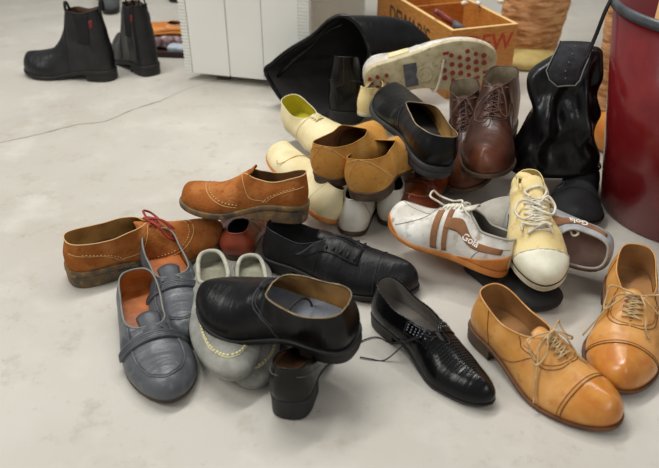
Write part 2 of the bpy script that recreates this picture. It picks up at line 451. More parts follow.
    def seam(s, pts, m, r=.0006, dz=.0004, name='stitching', smooth=6, dash=None, parent=None, P=None):
        P = P or [s.on(p.x, p.y, dz) for p in catmull([(a, b, 0) for a, b in pts], smooth)]
        bm = bmesh.new()
        if dash:
            on_, off_ = dash; acc = 0; cur = [P[0]]; draw = True; res = []
            for a, b in zip(P[:-1], P[1:]):
                d = (b-a).length; k = max(1, int(d/.001))
                for q in range(1, k+1):
                    p = a.lerp(b, q/k); acc += d/k
                    if draw: cur.append(p)
                    if acc > (on_ if draw else off_):
                        if draw and len(cur) > 1: tube(bm, [cur[0], cur[-1]], r, seg=5)
                        cur = [p]; draw = not draw; acc = 0
        else: tube(bm, P, r, seg=6)
        return link(name, bm, M[m], parent or s.root)
    def patch(s, fn, m, name, th=.0012, na=14, nb=12, parent=None):
        """fn(a,b)->(x,w)"""
        P = [[s.on(*fn(a/na, b/nb), th) for b in range(nb+1)] for a in range(na+1)]
        bm = bmesh.new(); top = grid(bm, P)
        Q = [[s.on(*fn(a/na, b/nb), -.0002) if s.on(*fn(a/na, b/nb)) else None for b in range(nb+1)] for a in range(na+1)]
        for seq in ([(a, 0) for a in range(na+1)], [(a, nb) for a in range(na+1)], [(0, b) for b in range(nb+1)], [(na, b) for b in range(nb+1)]):
            lo = [bm.verts.new(Q[a][b]) for a, b in seq]
            for i in range(len(seq)-1):
                a, b = seq[i]; c, d = seq[i+1]
                bm.faces.new((top[a][b], top[c][d], lo[i+1], lo[i]))
        return link(name, bm, M[m], parent or s.root)
    def tongue(s, x0, x1, m, wid=.018, lift=.004, below=.003):
        L = s.L; P = []
        for i in range(13):
            t = i/12; x = x0+(x1-x0)*t; row = []
            zc = s.topz(x)+s.zs(x)-below
            if t < .4: zc = s.topz(x0+(x1-x0)*.4)+s.zs(x0+(x1-x0)*.4)-below+(.4-t)*lift*2.5
            for j in range(9):
                y = (j/8-.5)*2; ww = wid*(1-.25*t)*(1 if t > .06 else .8)
                row.append(Vector((x*L, y*ww, zc-.30*wid*y*y)))
            P.append(row)
        bm = bmesh.new(); grid(bm, P)
        return link('tongue', bm, M[m], s.root, solid=.002)
    def laces(s, xsl, m, w=.13, r=.0013, cross=True, gap=.002):
        bm = bmesh.new()
        for i, x in enumerate(xsl):
            a, b = s.on(x, w, gap), s.on(x, -w, gap); mid = (a+b)/2+Vector((0, 0, .002))
            a0 = s.on(x, w, -.001); b0 = s.on(x, -w, -.001)
            tube(bm, catmull([a0, a, mid, b, b0], 5), r, seg=6)
            if cross and i+1 < len(xsl):
                for q in (1, -1):
                    c = s.on(x, w*q, gap); d = s.on(xsl[i+1], -w*q, gap)
                    tube(bm, catmull([c, (c+d)/2+Vector((0, 0, .003 if q > 0 else .0015)), d], 5), r, seg=6)
        return link('lace', bm, M[m], s.root)
    def free_lace(s, paths, m, r=.0013, name='lace'):
        bm = bmesh.new()
        for p in paths:
            pts = [s.on(*q) if (isinstance(q, tuple)) else q for q in p]
            tube(bm, catmull(pts, 8), r, seg=6)
        return link(name, bm, M[m], s.root)
    def world(s, px, py, z): return s.mw.inverted() @ at(px, py, z)
    def text(s, txt, x, w, size, m, dx=1, dw=0, dz=.002):
        c = bpy.data.curves.new('t', 'FONT'); c.body = txt; c.size = 1; c.align_x = 'CENTER'; c.align_y = 'CENTER'; c.offset = .02
        o = bpy.data.objects.new('t', c); COL.objects.link(o)
        dg = bpy.context.evaluated_depsgraph_get(); me = bpy.data.meshes.new_from_object(o.evaluated_get(dg))
        bpy.data.objects.remove(o)
        bm = bmesh.new(); bm.from_mesh(me)
        for _ in range(2): bmesh.ops.subdivide_edges(bm, edges=[e for e in bm.edges if e.calc_length() > .15], cuts=1)
        bmesh.ops.triangulate(bm, faces=bm.faces)
        c0 = s.on(x, w, dz); ax = (s.on(x+.02, w+.02*dw, dz)-s.on(x-.02, w-.02*dw, dz)).normalized()*dx
        up = (s.on(x, w-.05*(1 if w > 0 else -1), dz)-s.on(x, w+.05*(1 if w > 0 else -1), dz)); up = (up-ax*up.dot(ax)).normalized()
        for v in bm.verts: v.co = c0+ax*v.co.x*size+up*v.co.y*size
        return link('lettering', bm, M[m], s.root, smooth=False, solid=.0006)
# ================================================================== setting: floor
def make_floor():
    m = bpy.data.materials.new('worn_painted_concrete'); m.use_nodes = True; nt = m.node_tree; N = nt.nodes; Lk = nt.links
    b = N['Principled BSDF']; b.inputs['Roughness'].default_value = .5; b.inputs['Specular IOR Level'].default_value = .35
    tc = N.new('ShaderNodeTexCoord')
    def nz(s, d, lo, hi, rough=.5, st=None):
        n = N.new('ShaderNodeTexNoise'); n.inputs['Scale'].default_value = s; n.inputs['Detail'].default_value = d; n.inputs['Roughness'].default_value = rough
        src = tc.outputs['Object']
        if st:
            mp = N.new('ShaderNodeMapping'); mp.inputs['Scale'].default_value = st; Lk.new(src, mp.inputs[0]); src = mp.outputs[0]
        Lk.new(src, n.inputs[0])
        r = N.new('ShaderNodeMapRange'); r.inputs[1].default_value = lo; r.inputs[2].default_value = hi; Lk.new(n.outputs['Fac'], r.inputs[0]); return r.outputs[0]
    def mix(A, B, f, k=1.0):
        mx = N.new('ShaderNodeMix'); mx.data_type = 'RGBA'
        for s, v in ((mx.inputs[6], A), (mx.inputs[7], B)):
            if isinstance(v, tuple): s.default_value = v
            else: Lk.new(v, s)
        mu = N.new('ShaderNodeMath'); mu.operation = 'MULTIPLY'; mu.inputs[1].default_value = k; Lk.new(f, mu.inputs[0]); Lk.new(mu.outputs[0], mx.inputs[0]); return mx.outputs[2]
    c = mix(srgb((199, 195, 185)), srgb((185, 180, 169)), nz(2.2, 5, .35, .65))
    c = mix(c, srgb((208, 204, 194)), nz(7, 6, .52, .7, .6), .7)
    c = mix(c, srgb((164, 154, 138)), nz(13, 9, .545, .70, .75), .6)
    c = mix(c, srgb((142, 130, 112)), nz(48, 7, .61, .72, .75), .7)
    Lk.new(c, b.inputs['Base Color'])
    n = N.new('ShaderNodeTexNoise'); n.inputs['Scale'].default_value = 60; n.inputs['Detail'].default_value = 8; Lk.new(tc.outputs['Object'], n.inputs[0])
    bp = N.new('ShaderNodeBump'); bp.inputs['Strength'].default_value = .12; bp.inputs['Distance'].default_value = .002
    Lk.new(n.outputs['Fac'], bp.inputs['Height']); Lk.new(bp.outputs[0], b.inputs['Normal'])
    crk = mat('crack_line', (150, 142, 126), (120, 112, 98), .8, 30, 0)
    bm = bmesh.new()
    vs = [bm.verts.new(p) for p in ((-4, -1, 0), (4, -1, 0), (4, 7, 0), (-4, 7, 0))]; bm.faces.new(vs)
    def crack(pix, wd):
        pts = catmull([at(*p, .0004) for p in pix], 10)
        L_, R_ = [], []
        for i, p in enumerate(pts):
            t = (pts[min(i+1, len(pts)-1)]-pts[max(i-1, 0)]).normalized(); n_ = Vector((-t.y, t.x, 0))
            j = noise.noise(p*40)*.004; ww = wd*(.35+.9*abs(noise.noise(p*22)))
            L_.append(bm.verts.new(p+n_*(j+ww))); R_.append(bm.verts.new(p+n_*(j-ww)))
        for i in range(len(pts)-1):
            f = bm.faces.new((L_[i], R_[i], R_[i+1], L_[i+1])); f.material_index = 1
    crack([(-20, 150), (0, 143), (40, 134), (75, 125), (105, 121), (135, 109), (160, 101)], .0030)
    crack([(160, 101), (190, 88), (230, 76)], .0012)
    o = link('floor', bm, [m, crk], smooth=False); o['kind'] = 'structure'
make_floor()

# ================================================================== helper styles
def bow(s, xb, m, loops, r=.0013):
    s.free_lace(loops, m, r)
def brogue(s, side, m='stitchtan'):
    for w0 in side:
        s.seam([(.52, w0*.02+w0*0), (.50, w0*.25), (.47, w0*.5), (.42, w0*.72), (.30, w0*.86)], m, .0005)
        s.seam([(.80, w0*.05), (.78, w0*.3), (.72, w0*.55), (.62, w0*.78), (.52, w0*.93)], m, .0006)
        s.seam([(.77, w0*.05), (.75, w0*.3), (.69, w0*.55), (.59, w0*.76), (.50, w0*.90)], m, .0010, dash=(.0022, .003), name='broguing')
        s.seam([(.30, w0*.93), (.26, w0*.72), (.18, w0*.50), (.05, w0*.38), (.02, w0*.35)], m, .0005)
        s.seam([(.32, w0*.90), (.28, w0*.69), (.19, w0*.47), (.07, w0*.34)], m, .0009, dash=(.0022, .003), name='broguing')

# ------------------------------------------------------------------ tan oxfords (foreground right)
def tan_oxford(label, H, T, mir, roll=0):
    s = Shoe('lace_up_shoe', label, H, T, roll, W=.104, mir=mir, hh=.020, ts=.007, welt=.005, spring=.008, toe=1.0, upper='tan', lining='tanin', insole='tanin',
             sole='tansole', heel='loafsole', xe=.50, xs=.64, slot=.005, f0=.82, group=None, cr=.0013, bulge=.004,
             top=[(0, .062), (.10, .057), (.26, .046), (.40, .056), (.50, .064), (.60, .058), (.70, .047), (.82, .042), (.92, .038), (1, .034)])
    # toe cap, seams and facing
    s.cap(.80, 'tancap', .0008)
    s.seam([(.795, -.95), (.795, -.5), (.795, 0.0), (.795, .5), (.795, .95)], 'stitchdk', .0007, .0012)
    s.seam([(.775, -.95), (.775, -.5), (.775, 0.0), (.775, .5), (.775, .95)], 'stitchdk', .0005)
    for w in (1, -1):
        s.seam([(.665, .01*w), (.66, .22*w), (.60, .40*w), (.50, .42*w), (.44, .30*w), (.42, .16*w), (.40, .05*w)], 'stitchdk', .0006)
        s.seam([(.655, .01*w), (.645, .18*w), (.59, .35*w), (.51, .37*w), (.45, .26*w)], 'stitchdk', .0004)
        s.seam([(.53, .42*w), (.48, .58*w), (.40, .78*w), (.34, .97*w)], 'stitchdk', .0005)
        s.seam([(.16, .02*w), (.19, .35*w), (.22, .7*w), (.23, .97*w)], 'stitchdk', .0005)
    s.tongue(.42, .66, 'tan', .015, .003, .002)
    s.laces([.50, .53, .56, .59, .62], 'beigelace', .10, .0013)
    k = 1 if mir > 0 else -1
    s.free_lace([[(.50, .0, .006), (.46, .14, .016), (.47, .34, .014), (.54, .44, .008), (.56, .28, .012), (.51, .06, .009)],
                 [(.50, .0, .006), (.47, -.16, .018), (.50, -.36, .016), (.57, -.44, .008), (.57, -.24, .012), (.51, -.04, .009)],
                 [(.50, .0, .008), (.55, .10, .010), (.60, .16, .006), (.66, .24, .003), (.70, .34, .002)],
                 [(.50, .0, .008), (.52, -.22, .012), (.58, -.45, .006), (.63, -.70, .005), (.66, -.88, .008)]], 'beigelace', .0014, 'bow')
    return s
tan_oxford('tan leather lace-up with burnished toe cap, nearest and lowest on the floor at right', (477, 328, 0), (613, 431, 0), 1)
tan_oxford('tan leather lace-up standing against the foot of the dark red bin', (626, 284, .012), (618, 396, 0), -1)

# ------------------------------------------------------------------ black perforated shoe
s = Shoe('lace_up_shoe', 'slim black shoe with perforated vamp and untied thin laces, beside the tan lace-up', (378, 316, 0), (491, 408, 0), 0, W=.086, mir=-1, hh=.018, ts=.004,
         welt=.002, toe=.86, upper='black2', lining='linegrey', insole='linegrey', sole='blackrub', xe=.52, slot=.004, xs=.60, f0=.80, cr=.0011,
         top=[(0, .060), (.10, .054), (.26, .042), (.40, .048), (.50, .052), (.60, .046), (.72, .038), (.85, .034), (1, .028)])
s.patch(lambda a, b: (.36+.20*a, (.03+.42*b)*1), 'black2', 'eyelet_flap', .0014)
s.patch(lambda a, b: (.36+.20*a, -(.03+.42*b)), 'black2', 'eyelet_flap', .0014)
bm = bmesh.new()
for i in range(15):
    for j in range(13):
        x = .60+i*.020; w = (j-6)*.062+(.03 if i % 2 else 0)
        if abs(w) > .42 or x+abs(w)*.35 > .90: continue
        p = s.on(x, w, .0006); a = s.on(x+.008, w, .0006)-p
        tube(bm, [p-a*.5, p+a*.5], .0009, seg=5)
link('woven_pattern', bm, M['blackrub'], s.root)
bm = bmesh.new()
for sg in (1, -1):
    for i in range(6):
        for j in range(3):
            x = .38+i*.028; w = sg*(.13+j*.09)
            p = s.on(x, w, .0016); bmesh.ops.create_uvsphere(bm, u_segments=6, v_segments=4, radius=.0012, matrix=Matrix.Translation(p))
link('perforations', bm, M['insgrey'], s.root)
s.free_lace([[(.55, .05, .003), (.53, -.03, .006), (.50, -.14, .004), (.53, -.22, .003), (.56, -.04, .003)],
             [(.53, -.12, .003), (.47, -.40, .003), (.40, -.80, .006), s.world(385, 360, .002), s.world(371, 359, .002), s.world(360, 357, .002)],
             [(.50, -.12, .003), (.44, -.45, .003), (.36, -.85, .006), s.world(388, 342, .002), s.world(376, 337, .002), s.world(360, 342, .002), s.world(352, 352, .002)],
             [(.56, .02, .003), (.60, .08, .004), (.63, .02, .003)]], 'blacklace', .0010)

# ------------------------------------------------------------------ grey loafers
def loafer(label, H, T, mir, roll=0):
    s = Shoe('loafer', label, H, T, roll, W=.098, mir=mir, hh=.010, ts=.006, welt=.001, toe=1.0, upper='loafer', lining='orangein', insole='orangein', sole='loafsole',
             collar='loafpipe', xe=.54, f0=.90, eggp=3.0, cr=.0016, spring=.006, bulge=.005,
             top=[(0, .052), (.10, .048), (.26, .036), (.38, .036), (.50, .044), (.60, .045), (.72, .040), (.85, .036), (.94, .031), (1, .026)])
    ap = [(.42, .74), (.55, .70), (.68, .70), (.80, .68), (.885, .52), (.93, .0), (.885, -.52), (.80, -.68), (.68, -.70), (.55, -.70), (.42, -.74)]
    s.topseam(ap, 'loafer', .0016, .0002, 'apron_seam')
    s.topseam([(a-(.012 if abs(b) < .6 else 0), b*.93) for a, b in ap], 'loafer_d', .0006, .0006)
    s.tongue(.42, .64, 'loafer_d', .019, .003, -.0020)
    s.patch(lambda a, b: (.59+.058*a-.02*abs(2*b-1)**2, -.80+1.60*b), 'loafer', 'strap', .0042, 8, 30)
    for e in (.605, .62, .635):
        s.seam([(e-.022, -.78), (e-.01, -.5), (e, -.2), (e, .2), (e-.01, .5), (e-.022, .78)], 'loafer_d', .0009, .0042, 'strap_seam')
    return s
loafer('grey-blue leather loafer with orange insole, leftmost shoe at the front', (139, 300, 0), (174, 406, 0), 1)
loafer('grey-blue leather loafer lying behind its mate, beneath the black shoe toe', (160, 258, 0), (190, 346, .0), -1)

# ------------------------------------------------------------------ grey felt slippers
def moccasin(label, H, T, mir, roll=0, hm=1):
    s = Shoe('moccasin_slipper', label, H, T, roll, W=.098, mir=mir, hh=.0, ts=.006, welt=.000, spring=.004, toe=1.0, xk1=.95, hm=hm, upper='felt', lining='feltin', insole='feltin2', sole='felt',
             collar='feltin', xe=.34, f0=.72, eggp=3.0, cr=.0040, bulge=.006,
             top=[(0, .034), (.10, .030), (.26, .028), (.38, .034), (.50, .037), (.62, .034), (.75, .030), (.88, .026), (1, .020)])
    ap = [(.50, .66), (.62, .66), (.74, .66), (.84, .60), (.905, .36), (.925, .0), (.905, -.36), (.84, -.60), (.74, -.66), (.62, -.66), (.50, -.66)]
    s.topseam(ap, 'felt', .0020, .0, 'apron_seam')
    s.topseam(ap, 'stitch', .0018, .0018, dash=(.0032, .0022))
    s.topseam([(a+.010, b*1.05) for a, b in ap], 'stitch', .0008, .0006)
    return s
moccasin('pale grey suede slipper with cream whip stitching, on top of its mate', (211, 268, .012), (236, 384, .026), 1)
moccasin('pale grey suede slipper underneath its mate, half hidden by a black heel', (251, 268, 0), (256, 392, 0), -1, hm=.8)

# ------------------------------------------------------------------ black shoe upright with heel to the camera, under the big one
s = Shoe('dress_shoe', 'black leather shoe standing heel forward beneath the big black shoe', (289, 421, 0), (312, 322, 0), 0, W=.088, hh=.030, ts=.006, welt=.001, upper='black2',
         lining='insbrown', insole='insbrown', sole='blackrub', xe=.45, f0=.80, heelw=1.02, spring=.006,
         top=[(0, .058), (.10, .052), (.26, .036), (.40, .030), (.55, .030), (.75, .026), (1, .022)])
s.seam([(.02, -.22), (.08, -.30), (.2, -.42), (.32, -.62)], 'linegrey', .0004)
s.seam([(.02, .22), (.08, .30), (.2, .42), (.32, .62)], 'linegrey', .0004)
# ------------------------------------------------------------------ big black shoe
s = Shoe('lace_up_shoe', 'large black leather shoe with grey insole, resting across the grey slippers', (357, 350, .066), (205, 304, .056), -9, W=.112, mir=1, hh=.016, ts=.010, welt=.004,
         toe=.98, upper='black', lining='linetan', insole='insgrey', sole='blackrub', collar='rimgrey', xe=.50, f0=.90, eggp=2.4, cr=.0009, bulge=.004,
         hm=1.12, top=[(0, .058), (.10, .055), (.26, .048), (.38, .052), (.48, .058), (.58, .056), (.70, .046), (.85, .040), (1, .032)])
for w in (1, -1):
    s.seam([(.56, .02*w), (.56, .3*w), (.52, .48*w), (.44, .66*w), (.42, .85*w), (.40, .97*w)], 'loafer_d', .0009)
    s.seam([(.545, .02*w), (.545, .28*w), (.505, .45*w), (.42, .62*w)], 'loafer_d', .0005)
s.laces([.515, .54], 'blacklace', .05, .0011)
bm = bmesh.new()
P = [Vector((.10*s.L, .02*math.cos(a)*1.0-.004, s.zs(.3)+.012+.022*math.sin(a))) for a in [math.pi*k/14 for k in range(15)]]
tube(bm, [Vector((s.L*(.34+.03*math.cos(a)), .026*math.cos(a), s.zs(.3)+.010+.030*math.sin(a))) for a in [math.pi*k/16 for k in range(17)]], .0018, seg=6)
link('insole_loop', bm, M['blackrub'], s.root)

# ------------------------------------------------------------------ black derby lying behind
s = Shoe('lace_up_shoe', 'matte black lace-up derby lying behind the big black shoe with grey insole', (266, 260, 0), (416, 295, 0), -6, W=.108, mir=1, hh=.016, ts=.008, welt=.004,
         toe=1.02, upper='blackmat', lining='lineblk', insole='lineblk', sole='blackrub', xe=.42, xs=.62, slot=.004, f0=.88,
         top=[(0, .058), (.10, .054), (.26, .046), (.40, .058), (.50, .066), (.62, .060), (.74, .054), (.88, .048), (1, .038)])
s.patch(lambda a, b: (.36+.30*a-.10*b*(1-a), -(.04+.38*b)), 'blackmat', 'eyelet_flap', .0014)
s.patch(lambda a, b: (.36+.30*a-.10*b*(1-a), (.04+.38*b)), 'blackmat', 'eyelet_flap', .0014)
s.seam([(.43, -.05), (.415, -.3), (.40, -.6), (.39, -.97)], 'blackrub', .0009)
s.seam([(.78, -.95), (.77, -.5), (.77, 0), (.77, .5), (.78, .95)], 'blackrub', .0009)
s.tongue(.36, .64, 'blackmat', .018, .006, .001)
s.laces([.45, .495, .54, .585, .63], 'blacklace', .32, .0020, gap=.0035)

# ------------------------------------------------------------------ brown suede pair
s = Shoe('suede_brogue', 'brown suede brogue with red lace, lying on the floor at far left of the pile', (71, 281, 0), (223, 238, 0), 0, W=.108, mir=-1, hh=.022, ts=.011, welt=.005,
         toe=1.0, upper='suede', lining='linetan', insole='insbrown', sole='suedesole', heel='suedesole', collar='stitchtan', xe=.50, xs=.58, slot=.004, f0=.84, cr=.0010, bulge=.003, wob=.002,
         top=[(0, .054), (.10, .050), (.26, .046), (.40, .056), (.50, .062), (.60, .054), (.72, .042), (.85, .038), (1, .030)])
brogue(s, (1, -1)); s.tongue(.44, .60, 'suede', .016, .004, .002)
s.laces([.52, .55, .58], 'redlace', .14, .0020)
s.free_lace([[(.52, 0, .004), (.50, .1, .014), (.55, .22, .012), (.58, .05, .008)], [(.52, 0, .004), (.56, -.08, .014), (.62, -.22, .012), (.63, -.38, .004)],
             [(.50, 0, .004), (.55, -.2, .009), (.60, -.4, .004), (.66, -.46, .003)], [(.53, .1, .004), (.60, -.05, .010), (.66, -.2, .005)]], 'redlace', .0022, 'bow')
s = Shoe('suede_brogue', 'brown suede brogue without lace, propped on top of the other shoes', (306, 219, .064), (183, 206, .074), 12, W=.106, mir=1, hh=.022, ts=.011, welt=.005,
         toe=1.0, upper='suede', lining='insbrown', insole='insbrown', sole='suedesole', heel='suedesole', collar='stitchtan', xe=.50, xs=.56, slot=.004, f0=.84, cr=.0010, bulge=.003, wob=.002, xheel=.42,
         top=[(0, .056), (.10, .050), (.26, .040), (.40, .050), (.48, .060), (.58, .052), (.72, .040), (.85, .038), (1, .030)])
brogue(s, (1, -1)); s.tongue(.42, .56, 'suede', .020, .014, .000)
# reddish heel under the suede brogue
s = Shoe('leather_shoe', 'small reddish brown leather shoe, only its rounded back showing under the suede brogue', (238, 262, 0), (246, 215, 0), 0, W=.088, hh=.010, ts=.004, welt=.0, upper='cog2',
         lining='lineblk', insole='lineblk', sole='loafsole', xe=.45, f0=.62, bulge=.008,
         top=[(0, .046), (.10, .044), (.26, .040), (.40, .040), (.60, .034), (1, .024)])

# ------------------------------------------------------------------ cream pair and white pair
def cream(label, H, T, mir, roll, inside, top, f0=.82, **kw):
    s = Shoe('canvas_shoe', label, H, T, roll, W=.100, mir=mir, hh=.004, ts=.007, welt=.001, upper='creaml', lining=inside, insole=inside, sole='gum' if inside != 'yellowin' else 'rubw',
             xe=.46, f0=f0, top=top, bulge=.004, **kw)
    return s
s = cream('cream leather shoe with yellow lining, behind the tan suede pair', (291, 122, .045), (352, 158, .05), 1, 10, 'yellowin',
          [(0, .062), (.10, .056), (.26, .044), (.40, .046), (.50, .050), (.62, .046), (.76, .040), (1, .030)], xs=.58, slot=.002)
s.seam([(.46, -.05), (.44, -.4), (.40, -.7), (.38, -.97)], 'stitchtan', .0005); s.laces([.47, .50, .53, .56], 'creaml', .10, .0016)
s = cream('cream leather shoe with gum sole, between brown suede brogue and tan suede heels', (327, 224, .03), (276, 156, .03), 1, 26, 'brownlin',
          [(0, .060), (.10, .058), (.26, .052), (.40, .054), (.50, .054), (.62, .048), (.76, .042), (1, .032)], f0=.55)
s.seam([(.12, .05), (.13, .4), (.14, .97)], 'stitch', .0006)
s.free_lace([[(.60, .6, .001), (.60, .2, .002), (.60, -.2, .002), (.61, -.7, .001)], [(.60, .6, .001), (.62, .75, .004), (.66, .7, .002)]], 'stitchtan', .0010)
def white_heel(label, H, T, mir):
    s = Shoe('leather_sneaker', label, H, T, 0, W=.088, mir=mir, hh=.002, ts=.010, welt=.001, upper='white', lining='linegrey', insole='linegrey', sole='brownsole', xe=.40, f0=.60, xk0=.03, hm=1.3,
             top=[(0, .052), (.10, .050), (.26, .046), (.40, .046), (.6, .044), (1, .03)], bulge=.005)
    s.seam([(.10, .1), (.12, .4), (.16, .97)], 'linegrey', .0005); s.seam([(.10, -.1), (.12, -.4), (.16, -.97)], 'linegrey', .0005)
white_heel('white leather shoe, left one of the pair whose backs face forward', (352, 237, 0), (361, 185, 0), 1)
white_heel('white leather shoe, right one of the pair whose backs face forward', (391, 227, 0), (399, 178, 0), -1)
# tan suede heels
def tansuede(label, H, T, mir, roll):
    s = Shoe('suede_shoe', label, H, T, roll, heelw=1.1, W=.108, mir=mir, hh=.014, ts=.005, welt=.002, upper='tansuede', lining='insbrown', insole='insbrown', sole='brownsole', heel='brownsole', collar='tansuede',
             xe=.60, f0=.87, eggp=2.6, xk0=.02, bulge=.005, cr=.0008, wob=.0015, hm=1.12, top=[(0, .058), (.10, .054), (.26, .048), (.40, .050), (.54, .056), (.66, .048), (.78, .040), (1, .030)])
    for w in (1, -1): s.seam([(.02, .02*w), (.06, .25*w), (.12, .55*w), (.2, .8*w), (.28, .95*w)], 'stitchtan', .0006)
    s.seam([(.022, .0), (.01, .3), (.005, .6), (.004, .95)], 'stitchtan', .0005)
tansuede('tan suede shoe with back facing forward, left of the suede pair', (326, 186, .090), (378, 138, .105), 1, -4)
tansuede('tan suede shoe with back facing forward, directly under the round black shoe', (364, 202, .088), (406, 152, .090), -1, -10)
# tiny cream toe behind
s = Shoe('canvas_shoe', 'cream shoe mostly hidden between tan suede shoe and dotted sole', (363, 117, .070), (394, 90, .05), 0, W=.07, hh=.004, ts=.006, welt=.001, upper='cream', lining='brownlin', sole='rubw', xe=.4)

# ------------------------------------------------------------------ round black shoe on top
s = Shoe('slip_on_shoe', 'rounded black leather shoe with tan lining, perched on the tan suede shoes', (436, 178, .110), (388, 102, .122), 10, W=.118, mir=1, hh=.012, ts=.013, welt=.005,
         toe=1.06, upper='black', lining='linetan', insole='lineblk', sole='greyrub', collar='rimgrey', xe=.54, f0=.90, eggp=3, cr=.0009, bulge=.005, xheel=.34,
         top=[(0, .058), (.10, .054), (.26, .046), (.40, .050), (.50, .056), (.62, .052), (.76, .046), (.9, .042), (1, .034)])
s.seam([(.50, .05), (.48, .4), (.44, .7), (.42, .97)], 'greyrub', .0008); s.seam([(.50, -.05), (.48, -.4), (.44, -.7), (.42, -.97)], 'greyrub', .0008)

# ------------------------------------------------------------------ white sneaker, sole towards the camera
s = Shoe('sneaker', 'white sneaker tipped on its side showing cream sole with red studs', atY(365, 84, 1.60), atY(498, 60, 1.60), -80, W=.132, mir=1, hh=.004, ts=.012, welt=.002, spring=.012,
         toe=1.05, upper='dirtywhite', lining='linegrey', sole='outsole', xe=.45, xs=.60, f0=.8, bulge=.005)
s.patch(lambda a, b: (.20+.16*a, -.95+.6*b) , 'creaml', 'side_panel', .0012)
s.patch(lambda a, b: (.20+.16*a, .95-.6*b) , 'creaml', 'side_panel', .0012)
s.patch(lambda a, b: (.10+.10*a, .95-.25*b) , 'redstud', 'red_flash', .0016)
s.patch(lambda a, b: (.45+.28*a-.1*b, .95-.5*b) , 'greysued', 'side_panel', .0014)
studs = []
for i, x in enumerate([.60, .66, .72, .78, .84, .90]):
    ys = {0: (-.5, 0, .45), 1: (-.75, -.25, .25, .7), 2: (-.55, -.1, .35), 3: (-.8, -.35, .1, .55), 4: (-.55, -.1, .35), 5: (-.35, .05)}[i]
    for y in ys: studs.append((x, y*.048, (.0066 if abs(y) < .5 else .0056)))
for x, y in ((.05, .0), (.09, .35), (.10, -.35), (.13, 0), (.17, .3), (.17, -.35), (.04, -.3)): studs.append((x, y*.04, .0052))
for x, y, r in studs:
    bm = bmesh.new()
    bmesh.ops.create_cone(bm, cap_ends=True, segments=10, radius1=r, radius2=r*.85, depth=.005, matrix=Matrix.Translation((x*s.L, y, s.zb(x)-.0012)))
    link('stud', bm, M['redstud'], s.root, smooth=False)
for x, y in ((.66, .046), (.75, .047), (.84, .040), (.62, -.044), (.91, .030)):
    bm = bmesh.new(); box(bm, x*s.L-.007, x*s.L+.007, y-.003, y+.004, s.zb(x)-.0022, s.zb(x)+.002)
    link('sole_block', bm, M['redstud'], s.root, smooth=False)
bm = bmesh.new()
grid(bm, [[Vector((s.L*(.30+.10*a/6+.012*noise.noise(Vector((a, b, 0)))), -.034+.064*b/6+.004*noise.noise(Vector((b, a, 3))), -.0010)) for b in range(7)] for a in range(7)])
link('scuff', bm, M['greytape'], s.root, smooth=False)
bm = bmesh.new()
tube(bm, [Vector((s.L*(.45+.055*math.cos(a)), .002+.020*math.sin(a), -.0005)) for a in [2*math.pi*k/24 for k in range(24)]], .0012, True)
for e in (0, .012):
    tube(bm, catmull([Vector((s.L*.50-e*s.L, -.040, .0)), Vector((s.L*(.53-e), -.02, 0)), Vector((s.L*(.535-e), .01, 0)), Vector((s.L*(.50-e), .036, 0))], 6), .0010)
link('sole_ridge', bm, M['rubw'], s.root)
zz = -.006
s.laces([.48, .52, .56, .60], 'whitelace', .14, .0026)
s.free_lace([[(.52, .1, .003), (.50, .3, .010), (.50, .7, .010), Vector((.50*s.L, .056, .010)), Vector((.52*s.L, .050, zz)), Vector((.56*s.L, .02, zz)), Vector((.585*s.L, -.008, zz)), Vector((.60*s.L, -.030, zz-.001))],
             [(.55, .1, .003), (.58, .5, .008), (.52, .75, .010), (.45, .5, .008), (.50, .2, .006)]], 'whitelace', .0030)

# ------------------------------------------------------------------ brown ankle boots
ANK = [(0, .095), (.10, .096), (.22, .092), (.34, .100), (.42, .102), (.50, .082), (.58, .066), (.70, .052), (.85, .046), (1, .036)]
def ankle(label, H, T, mir, roll, up='brown', flaps=True, hm=1):
    s = Shoe('ankle_boot', label, H, T, roll, W=.108, mir=mir, hh=.020, ts=.010, welt=.004, toe=.96, upper=up, lining='brownlin', insole='brownlin', sole='brownsole', heel='brownsole',
             collar='brown', xe=.44, xs=.60, slot=.005, f0=.88, hm=hm, top=ANK, xk0=.03, bulge=.004, cr=.0014, wob=.002)
    s.tongue(.34, .60, up, .016, .004, .004)
    for w in (1, -1):
        s.seam([(.60, .02*w), (.58, .25*w), (.50, .42*w), (.40, .50*w), (.38, .75*w), (.37, .97*w)], 'loafsole', .0008)
    s.laces([.42, .46, .50, .54, .58], 'brownlace', .16, .0014)
    s.free_lace([[(.44, 0, .004), (.48, -.15, .012), (.56, -.35, .010), (.62, -.5, .006), (.70, -.62, .002)],
                 [(.44, 0, .004), (.50, .16, .014), (.57, .25, .010), (.54, .05, .008), (.46, 0, .006)],
                 [(.44, 0, .004), (.50, -.25, .012), (.60, -.3, .012), (.64, -.1, .010), (.55, -.02, .008)]], 'brownlace', .0013, 'bow')
    return s
ankle('brown leather ankle boot with open lining and scuffed toe facing forward', (502, 126, .085), (480, 182, .088), 1, 4, hm=1.16)
s = ankle('dark brown leather ankle boot squeezed behind the other brown boot and round black shoe', (472, 140, .020), (466, 196, .030), -1, 12, hm=1.3)
